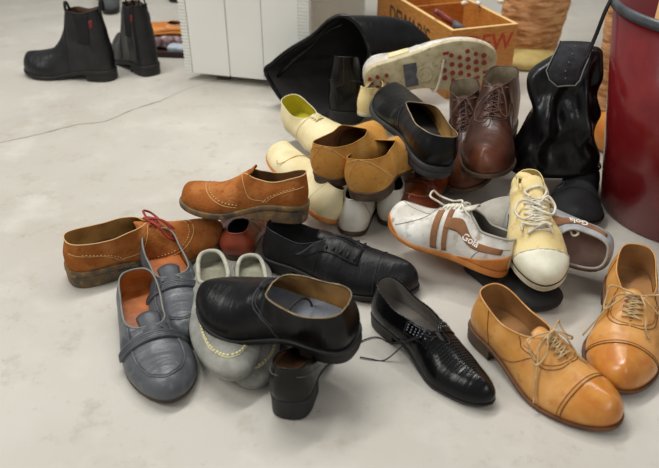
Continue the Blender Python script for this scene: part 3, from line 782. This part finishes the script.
# sole of a further brown shoe under the boot toe, and cognac loafer
s = Shoe('loafer', 'cognac brown loafer with stitched toe, under the round black shoe', (442, 182, .010), (404, 217, .030), 0, W=.094, mir=1, hh=.014, ts=.005, welt=.002, upper='cog', lining='insbrown',
         insole='insbrown', sole='loafsole', xe=.62, f0=.80, toe=1.0, collar='cog2', top=[(0, .054), (.1, .05), (.26, .042), (.45, .042), (.6, .044), (.75, .040), (.88, .034), (1, .028)])
s.topseam([(.66, .7), (.78, .7), (.88, .5), (.925, 0), (.88, -.5), (.78, -.7), (.66, -.7)], 'cog2', .0018, .0003, 'apron_seam')
s.topseam([(.68, .64), (.78, .64), (.87, .45), (.905, 0), (.87, -.45), (.78, -.64), (.68, -.64)], 'stitchtan', .0006, .0008, dash=(.002, .002))
s.patch(lambda a, b: (.60+.05*a, -.85+1.7*b), 'cog2', 'strap', .0022, 6, 20)

# ------------------------------------------------------------------ retro sneakers with brown stripes
def retro(label, H, T, mir, roll, side, W=.100, xtx=.36, upm='dirtywhite', **kw):
    s = Shoe('sneaker', label, H, T, roll, W=W, mir=mir, hh=.004, ts=.009, welt=.001, spring=.016, toe=.98, upper=upm, lining='linegrey', insole=kw.get('insole', 'linegrey'), sole=kw.get('sole', 'gum'), collar='greysued', xe=kw.get('xe', .40), xs=.60, slot=.004,
             f0=.78, cr=.0022, bulge=.004, wob=.0015, hm=kw.get('hm', 1), top=[(0, .046), (.10, .045), (.24, .044), (.34, .056), (.44, .066), (.58, .058), (.70, .044), (.85, .038), (1, .030)])
    for w in (1, -1):
        # curved bar from the lace stay down to the sole, a second behind, and the long band to the heel
        s.patch(lambda a, b: (.50+.035*a-.05*b*b, w*(.20+.76*b)), 'stripe', 'stripe', .0014, 6, 14)
        s.patch(lambda a, b: (.57+.045*a-.05*b*b, w*(.20+.76*b)), 'stripe', 'stripe', .0014, 6, 14)
        s.patch(lambda a, b: (.06+.46*a, w*(.30+.10*a+(.19+.07*math.sin(a*3.1))*b)), 'stripe', 'stripe', .0015, 18, 6)
        # gum rand climbing heel and toe
        if upm == 'greyleath': continue
        s.patch(lambda a, b: (.004+.36*a, w*(.985-(.50*(1-a)**1.5)*b)), 'gum', 'rand', .0022, 14, 6)
        s.patch(lambda a, b: (.84+.145*a, w*(.985-(.26*a)*b)), 'gum', 'rand', .0018, 10, 6)
        s.seam([(.64, .03*w), (.66, .25*w), (.72, .42*w), (.80, .60*w), (.88, .80*w)], 'greysued', .0008)
        s.seam([(.66, .25*w), (.74, .20*w), (.86, .16*w), (.93, .05*w)], 'greysued', .0008)
        s.seam([(.02, .3*w), (.12, .35*w), (.22, .62*w), (.26, .97*w)], 'linegrey', .0006)
    s.tongue(.36, .62, 'dirtywhite', .020, .014, .002)
    s.laces([.47, .50, .53, .56, .59], 'whitelace', .14, .0017)
    return s
s = retro('white sneaker with brown stripes and gum sole, beside the cream canvas sneaker', (506, 276, .030), (388, 228, .050), 1, 17, 1, W=.112, hm=1.2)
s.text('Gola', .30, .44, .0165, 'letter', dx=-1, dw=1.6, dz=.0024)
s.free_lace([[(.60, .02, .003), (.62, .10, .014), (.66, .10, .026), (.70, -.1, .032), (.66, -.3, .026), (.58, -.3, .014), (.50, -.1, .008), (.47, 0, .006)],
             [(.48, 0, .004), (.46, -.3, .010), (.44, -.7, .012), (.40, -.9, .010)], [(.47, .05, .004), (.44, .2, .008), (.40, .25, .010), (.36, .12, .006)]], 'whitelace', .0018)
s = retro('grey and white striped sneaker lying on its side, behind the cream canvas sneaker', (612, 252, .050), (474, 215, .055), 1, -68, -1, W=.112, upm='greyleath', insole='pinkin', sole='greysued', xe=.36)
s.text('Gola', .26, -.46, .0165, 'letter', dx=1, dz=.0022)
s.cap(.74, 'greysued', .001)

# ------------------------------------------------------------------ cream canvas sneaker, toe down
s = Shoe('canvas_sneaker', 'pale yellow canvas sneaker with white rubber toe, toe pointing forward', (524, 190, .100), (542, 294, .034), 3, W=.092, mir=1, hh=.004, ts=.020, welt=.002, spring=.006,
         toe=1.0, heelw=1.0, upper='cream', lining='cream', insole='cream', sole='rubw', xe=.24, xs=.64, slot=.006, f0=.74, bulge=.003, eggp=2.6, wob=.004,
         top=[(0, .034), (.10, .032), (.20, .030), (.30, .036), (.45, .042), (.60, .042), (.72, .036), (.88, .030), (1, .022)])
s.cap(.79, 'capw', .0018, bow=.02)
s.seam([(.770, -.95), (.782, -.5), (.79, 0), (.782, .5), (.770, .95)], 'rubw', .0014, .001, 'cap_edge')
bm = bmesh.new()
P = [s.sides[0][i]+s.norm[0][i]*.0026+Vector((0, 0, s.zb(s.sides[0][i].x/s.L)+.019)) for i in range(NS+1)]+[s.sides[1][i]+s.norm[1][i]*.0026+Vector((0, 0, s.zb(s.sides[1][i].x/s.L)+.019)) for i in range(NS-1, 0, -1)]
tube(bm, P, .0009, True, 6); link('pinstripe', bm, M['blackrub'], s.root)
bm = bmesh.new()
for dz in (.004, .008, .012):
    tube(bm, [p+Vector((0, 0, dz-.016)) for p in P], .0011, True, 6)
link('foxing_ridge', bm, M['rubw'], s.root)
s.tongue(.14, .66, 'cream', .020, .010, .001)
s.laces([.34, .39, .44, .49, .54, .59, .64], 'whitelace', .22, .0019)
s.free_lace([[(.40, 0, .004), (.36, .2, .012), (.42, .38, .012), (.50, .30, .008), (.52, .1, .008), (.46, -.05, .008)],
             [(.44, 0, .004), (.40, -.22, .012), (.47, -.40, .012), (.56, -.26, .010), (.54, -.05, .010)],
             [(.36, .1, .004), (.28, .25, .010), (.24, .05, .012), (.29, -.15, .008), (.36, -.05, .008)],
             [(.60, .2, .004), (.62, -.1, .008), (.58, -.3, .006), (.63, -.35, .004)],
             [(.66, .25, .004), (.61, 0, .009), (.66, -.28, .004)],
             [(.36, .2, .004), (.38, .5, .008), (.44, .85, .010), Vector((.50*s.L, .062, .030)), Vector((.55*s.L, .070, .028)), Vector((.56*s.L, .060, .026)), Vector((.46*s.L, .056, .030))]], 'whitelace', .0021)
bm = bmesh.new()
tube(bm, catmull([Vector((.06*s.L, -.018, .052)), Vector((.12*s.L, -.006, .060)), Vector((.20*s.L, .004, .056)), Vector((.24*s.L, -.010, .050)), Vector((.16*s.L, -.020, .046))], 8), .006, flat=1.6)
link('folded_collar', bm, M['cream'], s.root)

# dark flat shoe under the sneakers
s = Shoe('ballet_flat', 'charcoal flat shoe on the floor under the sneakers, behind the tan lace-up', (470, 262, 0), (556, 312, 0), 0, W=.10, hh=.004, ts=.006, welt=.0, upper='blacknub', lining='lineblk', sole='blackrub', xe=.5,
         top=[(0, .03), (.2, .026), (.5, .026), (.8, .022), (1, .016)])
# black sandal under the bag
s = Shoe('suede_shoe', 'flat black suede shoe between the bag and the dark red bin', (581, 182, .0), (573, 228, .012), 0, W=.10, hh=.010, ts=.008, upper='blacknub', lining='lineblk', sole='blackrub', xe=.35,
         hm=.62, top=[(0, .07), (.2, .06), (.5, .055), (.8, .045), (1, .035)])
s.patch(lambda a, b: (.45+.12*a, -.9+1.8*b), 'flap', 'strap', .003, 6, 20)
bm = bmesh.new(); P = [s.on(.51+.05*math.cos(a), -.55+.14*math.sin(a), .005) for a in [2*math.pi*k/12 for k in range(12)]]; tube(bm, P, .0013, True); link('buckle', bm, M['rim'], s.root)

# ------------------------------------------------------------------ chelsea boots
CH = [(0, .165), (.10, .158), (.22, .150), (.34, .158), (.40, .160), (.46, .118), (.54, .086), (.64, .066), (.78, .056), (.9, .050), (1, .040)]
def chelsea(label, H, T, mir):
    s = Shoe('chelsea_boot', label, H, T, 0, W=.104, mir=mir, hh=.020, ts=.013, welt=.004, toe=1.02, upper='chelsea', lining='insbrown', insole='insbrown', sole='blackrub', xe=.40, f0=.76, top=CH, xk0=.045,
             bulge=.002, eggp=2.6, cr=.002, hm=1.08, wob=.004, group='black chelsea boots behind the pile')
    for w in (1, -1):
        s.patch(lambda a, b: (.13+.17*a+.05*b*(.5-a), w*(.02+.52*b)), 'gore', 'elastic_panel', .0012, 10, 12)
        s.patch(lambda a, b: (.10+.035*a, w*(.13+.13*b)), 'redtag', 'side_tag', .0018, 4, 4)
    s.seam([(.44, .97), (.43, .6), (.42, .3), (.40, .05)], 'blackrub', .0008); s.seam([(.44, -.97), (.43, -.6), (.42, -.3), (.40, -.05)], 'blackrub', .0008)
    for x in (.025, .385):
        bm = bmesh.new(); z = s.topz(x)+s.zs(x)
        P = [Vector((x*s.L+.004*math.sin(a)*(1 if x > .2 else -1), .011*math.cos(a), z-.012+.034*math.sin(a))) for a in [math.pi*k/14 for k in range(15)]]
        tube(bm, P, .0018, flat=2.6, seg=8); link('pull_loop', bm, M['gore'], s.root)
    return s
chelsea('black chelsea boot in profile on the bare floor, left one of two', (116, 79, 0), (28, 73, 0), 1)
chelsea('black chelsea boot just behind the profile boot, heel to the camera', (153, 76, 0), (120, 52, 0), -1)
# ================================================================== tall black boot lying open
PB = [(266, 74), (273, 63), (289, 50), (312, 36), (330, 20), (344, 16), (357, 24), (366, 40), (369, 56), (360, 74), (346, 88), (342, 106), (318, 118), (291, 110)]
P0b = at(318, 118, 0.0); nb = Vector((-.34, -.86, .30)).normalized()
def onplane(px, py, p0, n):
    o = Vector((0, 0, HC)); d = ray(px, py); return o+d*((p0-o).dot(n)/d.dot(n))
ring0 = catmull([onplane(x, y, P0b, nb) for x, y in PB], 5, True)
root = empty('tall_boot', 'tall black leather boot lying with its wide shaft mouth gaping left', 'boot', None, Matrix.Translation(P0b+Vector((.05, .05, 0))))
inv = root.matrix_world.inverted()
cen = sum(ring0, Vector())/len(ring0)
def rings_from(ring, spec):
    out = []
    for off, sc_, sq in spec:
        rr = []
        for p in ring:
            q = p-cen; q = Vector((q.x*sc_, q.y*sc_, q.z*sc_*sq)); q = q+cen+off
            q.z = max(q.z, .003); q += Vector((noise.noise(q*20), noise.noise(q*20+Vector((5, 0, 0))), noise.noise(q*20+Vector((0, 9, 0)))))*.006
            rr.append(q)
        out.append(rr)
    return out
spec = [(Vector((0, 0, 0)), 1, 1), (Vector((.03, .02, 0)), .98, 1), (Vector((.07, .05, 0)), .93, 1), (Vector((.12, .07, -.002)), .86, .98), (Vector((.18, .09, -.005)), .76, .95), (Vector((.215, .09, -.012)), .64, .90), (Vector((.245, .09, -.03)), .50, .85), (Vector((.26, .09, -.045)), .30, .7)]
rg = rings_from(ring0, spec)
bm = bmesh.new(); V = [[bm.verts.new(inv @ p) for p in r] for r in rg]; n = len(ring0)
for a, b in zip(V[:-1], V[1:]):
    for i in range(n): bm.faces.new((a[i], a[(i+1) % n], b[(i+1) % n], b[i]))
bm.faces.new(V[-1])
link('shaft', bm, M['black'], root)
bm = bmesh.new(); V = [[bm.verts.new(inv @ (p+(cen+o[0]-p).normalized()*.005)) for p in r] for r, o in zip(rg[:6], spec)]
for a, b in zip(V[:-1], V[1:]):
    for i in range(n): bm.faces.new((a[i], a[(i+1) % n], b[(i+1) % n], b[i]))
bm.faces.new(V[-1]); link('lining', bm, M['lineblk'], root)
bm = bmesh.new(); tube(bm, [inv @ p for p in ring0], .0055, True, 10); link('shaft_rim', bm, M['black2'], root)
bm = bmesh.new()   # inner seam and fold of the mouth
tube(bm, [inv @ onplane(x, y, P0b+Vector((.015, .015, 0)), nb) for x, y in [(276, 78), (292, 62), (312, 46), (318, 38), (330, 30), (344, 24)]], .005)
link('inner_seam', bm, M['black'], root)
# crumpled foot of the same boot, seen inside/behind the mouth
s = Shoe('riding_boot', 'black leather boot foot with stacked heel, poking out from the gaping shaft mouth', (343, 125, .0), (356, 88, .0), 0, W=.13, hh=.03, ts=.006, upper='black2', lining='lineblk', sole='blackrub', heel='blackrub', xe=.5, f0=.78, xk0=.03, hm=1.35,
         top=[(0, .105), (.10, .100), (.26, .085), (.40, .085), (.50, .07), (.65, .055), (1, .035)], bulge=.005, wob=.006)
s.seam([(.03, .02), (.01, .3), (.004, .6), (.004, .95)], 'blackrub', .0012)
s.seam([(.3, -.97), (.15, -.55), (.02, -.42)], 'blackrub', .001); s.seam([(.3, .97), (.15, .55), (.02, .42)], 'blackrub', .001)

# ================================================================== black leather bag with pointed flap
cb = at(551, 168, .045)
root = empty('leather_bag', 'slouching black leather bag with pointed suede flap and long strap, behind the brown boot', 'bag', None, Matrix.Translation(cb))
NA = 72; lv = []
def sect(z, cx, cy, hx, hy, cr):
    out = []
    for k in range(NA):
        a = 2*math.pi*k/NA; c, s_ = math.cos(a), math.sin(a)
        p = .62
        x = hx*math.copysign(abs(c)**p, c); y = hy*math.copysign(abs(s_)**p, s_)
        front = max(0, -s_)**.5
        # folds fan out from under the flap towards the base
        ax, az = x-.016, z-.20
        fan = math.atan2(ax, -az+.05)
        f = cr*1.5*front*(math.sin(fan*9+3.2*noise.noise(Vector((x*18, z*18, 1))))+.5*math.sin(fan*21+z*40))+cr*2.2*noise.noise(Vector((x*32, y*32, z*26)))
        out.append(Vector((cx+x, cy+y, z))+Vector((c*.4, s_, 0))*f)
    return out
prof = [(0, 0, 0, .086, .050, 0), (.005, 0, 0, .093, .056, 0), (.014, 0, 0, .094, .057, 0), (.020, 0, 0, .091, .054, .001), (.032, 0, 0, .089, .055, .003), (.046, 0, 0, .085, .054, .005), (.06, .0, .0, .080, .052, .007), (.075, .0, .0, .075, .049, .009), (.09, .002, .002, .071, .046, .011), (.105, .003, .003, .068, .043, .012), (.12, .002, .004, .066, .040, .013), (.135, .001, .005, .065, .038, .013),
        (.15, -.001, .007, .066, .036, .012), (.17, -.003, .009, .070, .034, .010), (.19, -.004, .012, .074, .032, .007), (.207, -.002, .016, .072, .029, .004), (.222, .008, .02, .060, .024, .002), (.24, .022, .024, .044, .019, .001), (.254, .032, .028, .032, .014, 0)]
bm = bmesh.new(); V = [[bm.verts.new(p) for p in sect(*a)] for a in prof]
for a, b in zip(V[:-1], V[1:]):
    for i in range(NA): bm.faces.new((a[i], a[(i+1) % NA], b[(i+1) % NA], b[i]))
bm.faces.new(V[0]); bm.faces.new(V[-1]); link('body', bm, M['bagleather'], root, sub=1)
bm = bmesh.new(); tube(bm, [p+Vector((0, 0, 0)) for p in sect(.016, 0, 0, .0965, .0525, 0)], .0022, True); link('piping', bm, M['black2'], root)
def tb(px, py, Y): return atY(px, py, Y-.016)-cb
yb = cb.y
fl = [[(560, 41, .030), (592, 42, .030)], [(556, 50, -.005), (591, 50, -.005)], [(551, 60, -.028), (588, 60, -.024)], [(546, 71, -.044), (583, 71, -.038)], [(549, 80, -.052), (580, 80, -.046)], [(557, 87, -.055), (575, 86, -.053)]]
P = []
for (l, r) in fl:
    a, b = tb(l[0], l[1], yb+l[2]), tb(r[0], r[1], yb+r[2]); P.append([a.lerp(b, t/8)+Vector((0, -.003*math.sin(math.pi*t/8), .002*math.sin(math.pi*t/8))) for t in range(9)])
bm = bmesh.new(); grid(bm, P); fo = link('flap', bm, M['flap'], root, solid=.003)
edge = [P[i][0] for i in range(6)]+[P[5][k] for k in range(1, 9)]+[P[i][8] for i in range(4, -1, -1)]
bm = bmesh.new(); tube(bm, [p+Vector((0, -.001, .001)) for p in edge], .0012); link('flap_edge', bm, M['edgegrey'], fo)
bm = bmesh.new()
for q in range(5):
    t = q/4; i = 0.7+t*3.2; a = P[int(i)][4].lerp(P[min(int(i)+1, 5)][4], i-int(i))
    bmesh.ops.create_uvsphere(bm, u_segments=8, v_segments=5, radius=.0014, matrix=Matrix.Translation(a+Vector((0, -.001, .001))))
link('strap_hole', bm, M['edgegrey'], fo)
bm = bmesh.new()
tube(bm, catmull([tb(578, 72, yb-.03), tb(586, 58, yb-.02), tb(596, 35, yb-.02), tb(605, 12, yb-.03), tb(614, -6, yb-.03), tb(622, -22, yb-.03)], 8), .0022, flat=1.9, seg=8); link('strap', bm, M['blackrub'], root)

# ================================================================== dark red bin
RB = .160; bc = at(606, 212, 0)+Vector((RB, .01, 0)); _t = atY(611, 6, bc.y); HB = _t.z; RT = bc.x-_t.x-.018
root = empty('bin', 'tall dark red round bin with grey metal rim at the right edge', 'bin', None, Matrix.Translation(bc))
def lathe(bm, pr, seg=72):
    V = [[bm.verts.new((r*math.cos(2*math.pi*k/seg), r*math.sin(2*math.pi*k/seg), z)) for k in range(seg)] for r, z in pr]
    for a, b in zip(V[:-1], V[1:]):
        for i in range(seg): bm.faces.new((a[i], a[(i+1) % seg], b[(i+1) % seg], b[i]))
    return V
bm = bmesh.new(); V = lathe(bm, [(RB-.004, 0), (RB, .003), (RT, HB), (RT-.003, HB), (RB-.003, .01)]); bm.faces.new(V[-1]); bm.faces.new(V[0]); link('body', bm, M['bin'], root)
bm = bmesh.new(); lathe(bm, [(RT+.001, HB-.014), (RT+.0045, HB-.012), (RT+.005, HB-.002), (RT+.003, HB+.003), (RT-.003, HB+.003), (RT-.006, HB-.002), (RT-.006, HB-.012)]); link('rim', bm, M['rim'], root)
# cardboard rolls standing in the bin
for i, (dx, dy, r, h, mm, lb) in enumerate([(-.09, -.035, .036, .46, 'card', 'pale cardboard tube standing in the bin, nearest to its rim'), (-.03, -.085, .030, .44, 'card', 'pale cardboard tube standing in the bin at the right frame edge'), (-.108, .040, .028, .47, 'card2', 'tan cardboard tube standing in the bin against its left inner wall'), (-.05, .03, .034, .48, 'card', 'tall cream cardboard tube in the middle of the bin')]):
    bm = bmesh.new(); lathe(bm, [(r, .012), (r, h), (r-.003, h), (r-.003, .012)], 32)
    o = link('cardboard_tube', bm, M[mm]); o.location = bc+Vector((dx, dy, 0)); tag(o, lb, 'tube')

# ================================================================== shaggy fur boots behind
def furboot(label, base, H_, r0, r1, px_lean=0, foot=True):
    root = empty('fur_boot', label, 'boot', None, Matrix.Translation(base))
    seg, lv = 110, 90; bm = bmesh.new(); V = []
    for j in range(lv+1):
        t = j/lv; z = .01+t*(H_-.01); r = r0+(r1-r0)*min(1, t*1.15)**.8
        row = []
        for k in range(seg):
            a = 2*math.pi*k/seg; c = Vector((math.cos(a), math.sin(a)*.85, 0))
            q = Vector((math.cos(a)*r*22, math.sin(a)*r*22, z*90))
            n_ = noise.noise(q)*.0026+noise.noise(q*.4)*.003
            row.append(bm.verts.new(Vector((px_lean*t, 0, z))+c*(r+n_)))
        V.append(row)
    for a, b in zip(V[:-1], V[1:]):
        for i in range(seg): bm.faces.new((a[i], a[(i+1) % seg], b[(i+1) % seg], b[i]))
    bm.faces.new(V[0]); bm.faces.new(V[-1]); link('shaft', bm, M['fur'], root)
    return root
b1 = at(532, 66, 0)+Vector((0, .09, 0))
r1_ = furboot('tan shaggy fur boot shaft, wide one between wooden crate and bag', b1, .42, .090, .112, .02)
bm = bmesh.new()
grid_pts = [(0, 0)]
r = bmesh.ops.create_uvsphere(bm, u_segments=32, v_segments=14, radius=1)
for v in r['verts']:
    z = v.co.z; v.co = Vector((v.co.x*.11-.01, v.co.y*.10-.05, max(z, -.4)*.035+.016))
link('sole', bm, M['yellowsole'], r1_)
b2 = at(613, 150, 0)+Vector((.02, .07, 0))
r2_ = furboot('tan shaggy fur boot shaft, narrow one against the dark red bin', b2, .46, .056, .058, -.028)
bm = bmesh.new()
r = bmesh.ops.create_uvsphere(bm, u_segments=32, v_segments=16, radius=1)
for v in r['verts']: v.co = Vector((v.co.x*.062-.012, v.co.y*.10-.03, max(v.co.z, -.5)*.06+.032))
link('foot', bm, M['orangel'], r2_)
o = None

# ================================================================== wooden crate
def crate():
    zt = .19
    C = at(452, 31, zt); Lp = at(378, -14, zt); Rp = at(513, 14, zt)
    u = (Lp-C); v = (Rp-C)
    # make the box rectangular
    u.z = v.z = 0
    ul = u.length; u.normalize(); v = (v-u*v.dot(u)); v.normalize(); vl = .20
    C0 = Vector((C.x, C.y, 0))
    mw = Matrix((u, v, Vector((0, 0, 1)))).transposed().to_4x4(); mw.translation = C0
    if u.cross(v).z < 0: mw = Matrix((v, u, Vector((0, 0, 1)))).transposed().to_4x4(); mw.translation = C0; sx, sy = vl, ul; fl_ = True
    else: sx, sy = ul, vl; fl_ = False
    root = empty('wooden_crate', 'orange pine crate with printed lettering, at the back behind the studded sneaker', 'crate', None, mw)
    t = .010
    def panel(nm, *b):
        bm = bmesh.new(); box(bm, *b); return link(nm, bm, M['wood'], root, smooth=False, bevel=.001)
    panel('side_panel', 0, sx, 0, t, .0, zt); panel('side_panel', 0, t, t, sy, .0, zt)
    panel('side_panel', 0, sx, sy-t, sy, 0, zt+.0); panel('side_panel', sx-t, sx, t, sy-t, 0, zt)
    bm = bmesh.new(); box(bm, t, sx-t, t, sy-t, .003, .010); link('base', bm, M['wood2'], root, smooth=False)
    bm = bmesh.new(); box(bm, t, sx-t, sy*.55, sy*.55+.008, .01, zt-.01); link('divider', bm, M['wood2'], root, smooth=False)
    bm = bmesh.new()
    for b in ((0, sx, 0, t), (0, t, t, sy), (0, sx, sy-t, sy), (sx-t, sx, t, sy-t)): box(bm, *b, zt, zt+.0012)
    link('top_edge', bm, M['woodedge'], root, smooth=False)
    def txt(body, face, off, z, size, m, flip=1, sxx=1.0):
        c = bpy.data.curves.new('t', 'FONT'); c.body = body; c.size = size; c.align_x = 'CENTER'; c.align_y = 'CENTER'; c.offset = size*.012
        o = bpy.data.objects.new('t', c); COL.objects.link(o); me = bpy.data.meshes.new_from_object(o.evaluated_get(bpy.context.evaluated_depsgraph_get())); bpy.data.objects.remove(o)
        bm = bmesh.new(); bm.from_mesh(me)
        for q in bm.verts:
            a, b = q.co.x*sxx, q.co.y
            if face == 'x': q.co = Vector((-.0008, off-a, z+b))       # face on local x=0, seen from -x
            else: q.co = Vector((off+a, -.0008, z+b))                # face on local y=0, seen from -y
        return link('lettering', bm, M[m], root, smooth=False, solid=.0004)
    return root, mw, sx, sy, zt, txt
cr, cmw, csx, csy, czt, ctxt = crate()
print('CRATE', csx, csy, cmw.translation, [tuple(round(q, 2) for q in cmw.col[i]) for i in (0, 1)])
ctxt("DEWAR'S", 'x', csy*.52, czt-.060, .070, 'inkblack', sxx=1.0)
ctxt('DEW', 'y', .116, czt-.045, .066, 'inkred', sxx=.95)
# red arrow mark on the left panel
bm = bmesh.new()
for poly in ([(.0, 0), (.045, .014), (.045, -.014)], [(.045, .006), (.09, .006), (.09, -.006), (.045, -.006)]):
    bm.faces.new([bm.verts.new((-.0010, csy*.93-a, czt-.085+b)) for a, b in poly])
link('printed_mark', bm, M['inkred'], cr, smooth=False, solid=.0004)
# things in the crate
cmx = lambda x, y, z: cmw @ Vector((x, y, z))
root = empty('tool_handle', 'maroon rounded handle with dark shaft sticking out of the wooden crate', 'tool', None, Matrix.Translation(at(440, 14, .20)))
bm = bmesh.new(); a0 = at(434, 10, .215)-root.location; a1 = at(462, 29, .175)-root.location
tube(bm, catmull([a0, a0.lerp(a1, .25), a0.lerp(a1, .7), a1], 8), .0095, rf=lambda t: (math.sin(math.pi*min(.5, t*2.2+.12)) if t < .25 else 1-.25*(t-.25)), seg=14); link('handle', bm, M['maroon'], root)
bm = bmesh.new(); a2 = at(476, 38, .13)-root.location; tube(bm, [a0.lerp(a1, .7), a1, a2], .0105, seg=12); link('shaft', bm, M['greyfar'], root)
for i, (px, py, lb) in enumerate([(465, 3, 'white shell on the crate divider, left of three'), (478, 3, 'white shell on the crate divider, middle of three'), (500, 1, 'white shell on the crate divider, right of three')]):
    bm = bmesh.new(); r = bmesh.ops.create_uvsphere(bm, u_segments=18, v_segments=12, radius=1)
    for v in r['verts']:
        q = v.co.copy(); f = 1-.35*max(0, q.x); k = 1-.25*math.exp(-(q.y*5)**2)*(q.z > 0)
        v.co = Vector((q.x*.013, q.y*.0085*f, q.z*.0075*f*k))
    o = link('shell', bm, M['shell']); o.location = at(px, py, .20); o.rotation_euler = (0, 0, .4+i); tag(o, lb, 'shell', None)

# ================================================================== white cabinet
A = at(188, 73, .02); B = at(310, 85, .02); A.z = B.z = 0
u = (B-A); wl = u.length; u.normalize(); v = Vector((-u.y, u.x, 0))
mw = Matrix((u, v, Vector((0, 0, 1)))).transposed().to_4x4(); mw.translation = Vector((A.x, A.y, 0))
root = empty('white_cabinet', 'white enamel appliance cabinet with ribbed corners behind the pile', 'cabinet', None, mw)
dp = .75; hc = .46; z0 = .022
bm = bmesh.new(); box(bm, .012, wl-.012, .006, dp, z0, hc); link('body', bm, M['cab'], root, smooth=False, bevel=.003)
for (x0, x1) in ((.018, wl*.36), (wl*.365, wl*.64), (wl*.643, wl-.03)):
    bm = bmesh.new(); box(bm, x0, x1, -.004, .008, z0+.001, hc-.004); link('front_panel', bm, M['cab'], root, smooth=False, bevel=.002)
for x0, x1 in ((-.004, .018), (wl-.030, wl+.002)):
    bm = bmesh.new()
    k = 0; z = z0+.002
    while z < hc: box(bm, x0, x1, -.006, .016, z, z+.0058); z += .0092
    box(bm, x0+.002, x1-.002, -.003, .016, z0, hc)
    link('ribbed_corner', bm, M['cab'], root, smooth=False)
bm = bmesh.new(); z = z0+.004
while z < hc: box(bm, wl-.013, wl-.006, .02, dp-.01, z, z+.0045); z += .009
link('side_grille', bm, M['cabside'], root, smooth=False)
for x in (.10, wl-.10):
    for y in (.04, dp-.05):
        bm = bmesh.new(); box(bm, x-.02, x+.02, y-.015, y+.02, 0, z0); link('foot', bm, M['cabdark'], root, smooth=False, bevel=.002)

# ================================================================== far left clutter
p = at(171, 56, 0); mwt = Matrix.Translation(p) @ Matrix.Rotation(-.10, 4, 'Z')
root = empty('tray', 'dark wooden tray on the floor left of the white cabinet', 'tray', None, mwt)
bm = bmesh.new(); box(bm, -.09, .09, -.02, .14, 0, .006); link('base', bm, M['darkwood'], root, smooth=False, bevel=.002)
bm = bmesh.new()
for b in ((-.09, .09, -.02, -.012), (-.09, .09, .132, .14), (-.09, -.082, -.012, .132), (.082, .09, -.012, .132)): box(bm, *b, .006, .018)
link('edge', bm, M['darkwood'], root, smooth=False)
def soft(name, label, cat, dims, loc, m, par_noise=.004):
    bm = bmesh.new(); r = bmesh.ops.create_cube(bm, size=1); bmesh.ops.subdivide_edges(bm, edges=bm.edges, cuts=9, use_grid_fill=True)
    for v in bm.verts:
        q = v.co*2; e = 5; L_ = (abs(q.x)**e+abs(q.y)**e+abs(q.z)**e)**(1/e); q = q/L_
        q = Vector((q.x*dims[0], q.y*dims[1], q.z*dims[2])); q.z += par_noise*noise.noise(q*30+Vector((dims[0]*99, 0, 0))); v.co = q
    o = link(name, bm, m); o.matrix_world = mwt @ Matrix.Translation(loc); return tag(o, label, cat)
soft('folded_cloth', 'pale blue folded cloth in the dark tray', 'cloth', (.042, .030, .012), Vector((.030, .022, .020)), M['paleblue'])
soft('patterned_pouch', 'grey and maroon patterned pouch on the tray below the orange sandal', 'pouch', (.072, .045, .020), Vector((-.004, .080, .028)), M['pattern'])
s = Shoe('sandal', 'orange leather sandal on the patterned pouch beside the white cabinet', mwt @ Vector((.075, .085, .052)), mwt @ Vector((-.115, .095, .052)), 0, W=.085, hh=.004, ts=.006, upper='orangel', lining='linetan', insole='pattern', sole='orangel', xe=.55, f0=.85,
         top=[(0, .020), (.3, .018), (.55, .024), (.8, .020), (1, .014)])
s = Shoe('leather_shoe', 'blurred grey shoe behind the chelsea boots, cut by the top edge', (112, 15, 0), (104, -14, 0), 0, W=.10, hh=.012, ts=.01, upper='greyfar', lining='lineblk', sole='blackrub', xe=.45)
s = Shoe('leather_shoe', 'dark shoe beside the cabinet, cut by the top edge', (176, 3, 0), (178, -24, 0), 0, W=.09, hh=.01, ts=.01, upper='black', lining='lineblk', sole='blackrub', xe=.45)

# ================================================================== light
w = bpy.data.worlds.new('world'); sc.world = w; w.use_nodes = True
w.node_tree.nodes['Background'].inputs[0].default_value = (1.0, .985, .96, 1); w.node_tree.nodes['Background'].inputs[1].default_value = .30
def area(name, loc, target, size, power, col=(1, 1, 1), sy=None):
    l = bpy.data.lights.new(name, 'AREA'); l.shape = 'RECTANGLE'; l.size = size; l.size_y = sy or size; l.energy = power; l.color = col
    o = bpy.data.objects.new(name, l); COL.objects.link(o); o.location = loc
    o.rotation_euler = (Vector(target)-Vector(loc)).to_track_quat('-Z', 'Y').to_euler(); return o
area('ceiling_light', (-.5, 1.9, 2.5), (0, 1.2, 0), 1.5, 40, (1, .985, .955), .2)
area('ceiling_light', (.7, 2.2, 2.3), (.1, 1.2, 0), 1.4, 14, (1, .985, .955), .12)
area('ceiling_light', (-1.9, .6, 2.1), (0, 1.1, 0), 1.0, 27, (1, .98, .95))
area('window_light', (.8, -1.0, 1.9), (.1, 1.1, 0), .9, 9, (1, 1, 1))
sc.view_settings.view_transform = 'Standard'; sc.view_settings.look = 'None'; sc.view_settings.exposure = 0
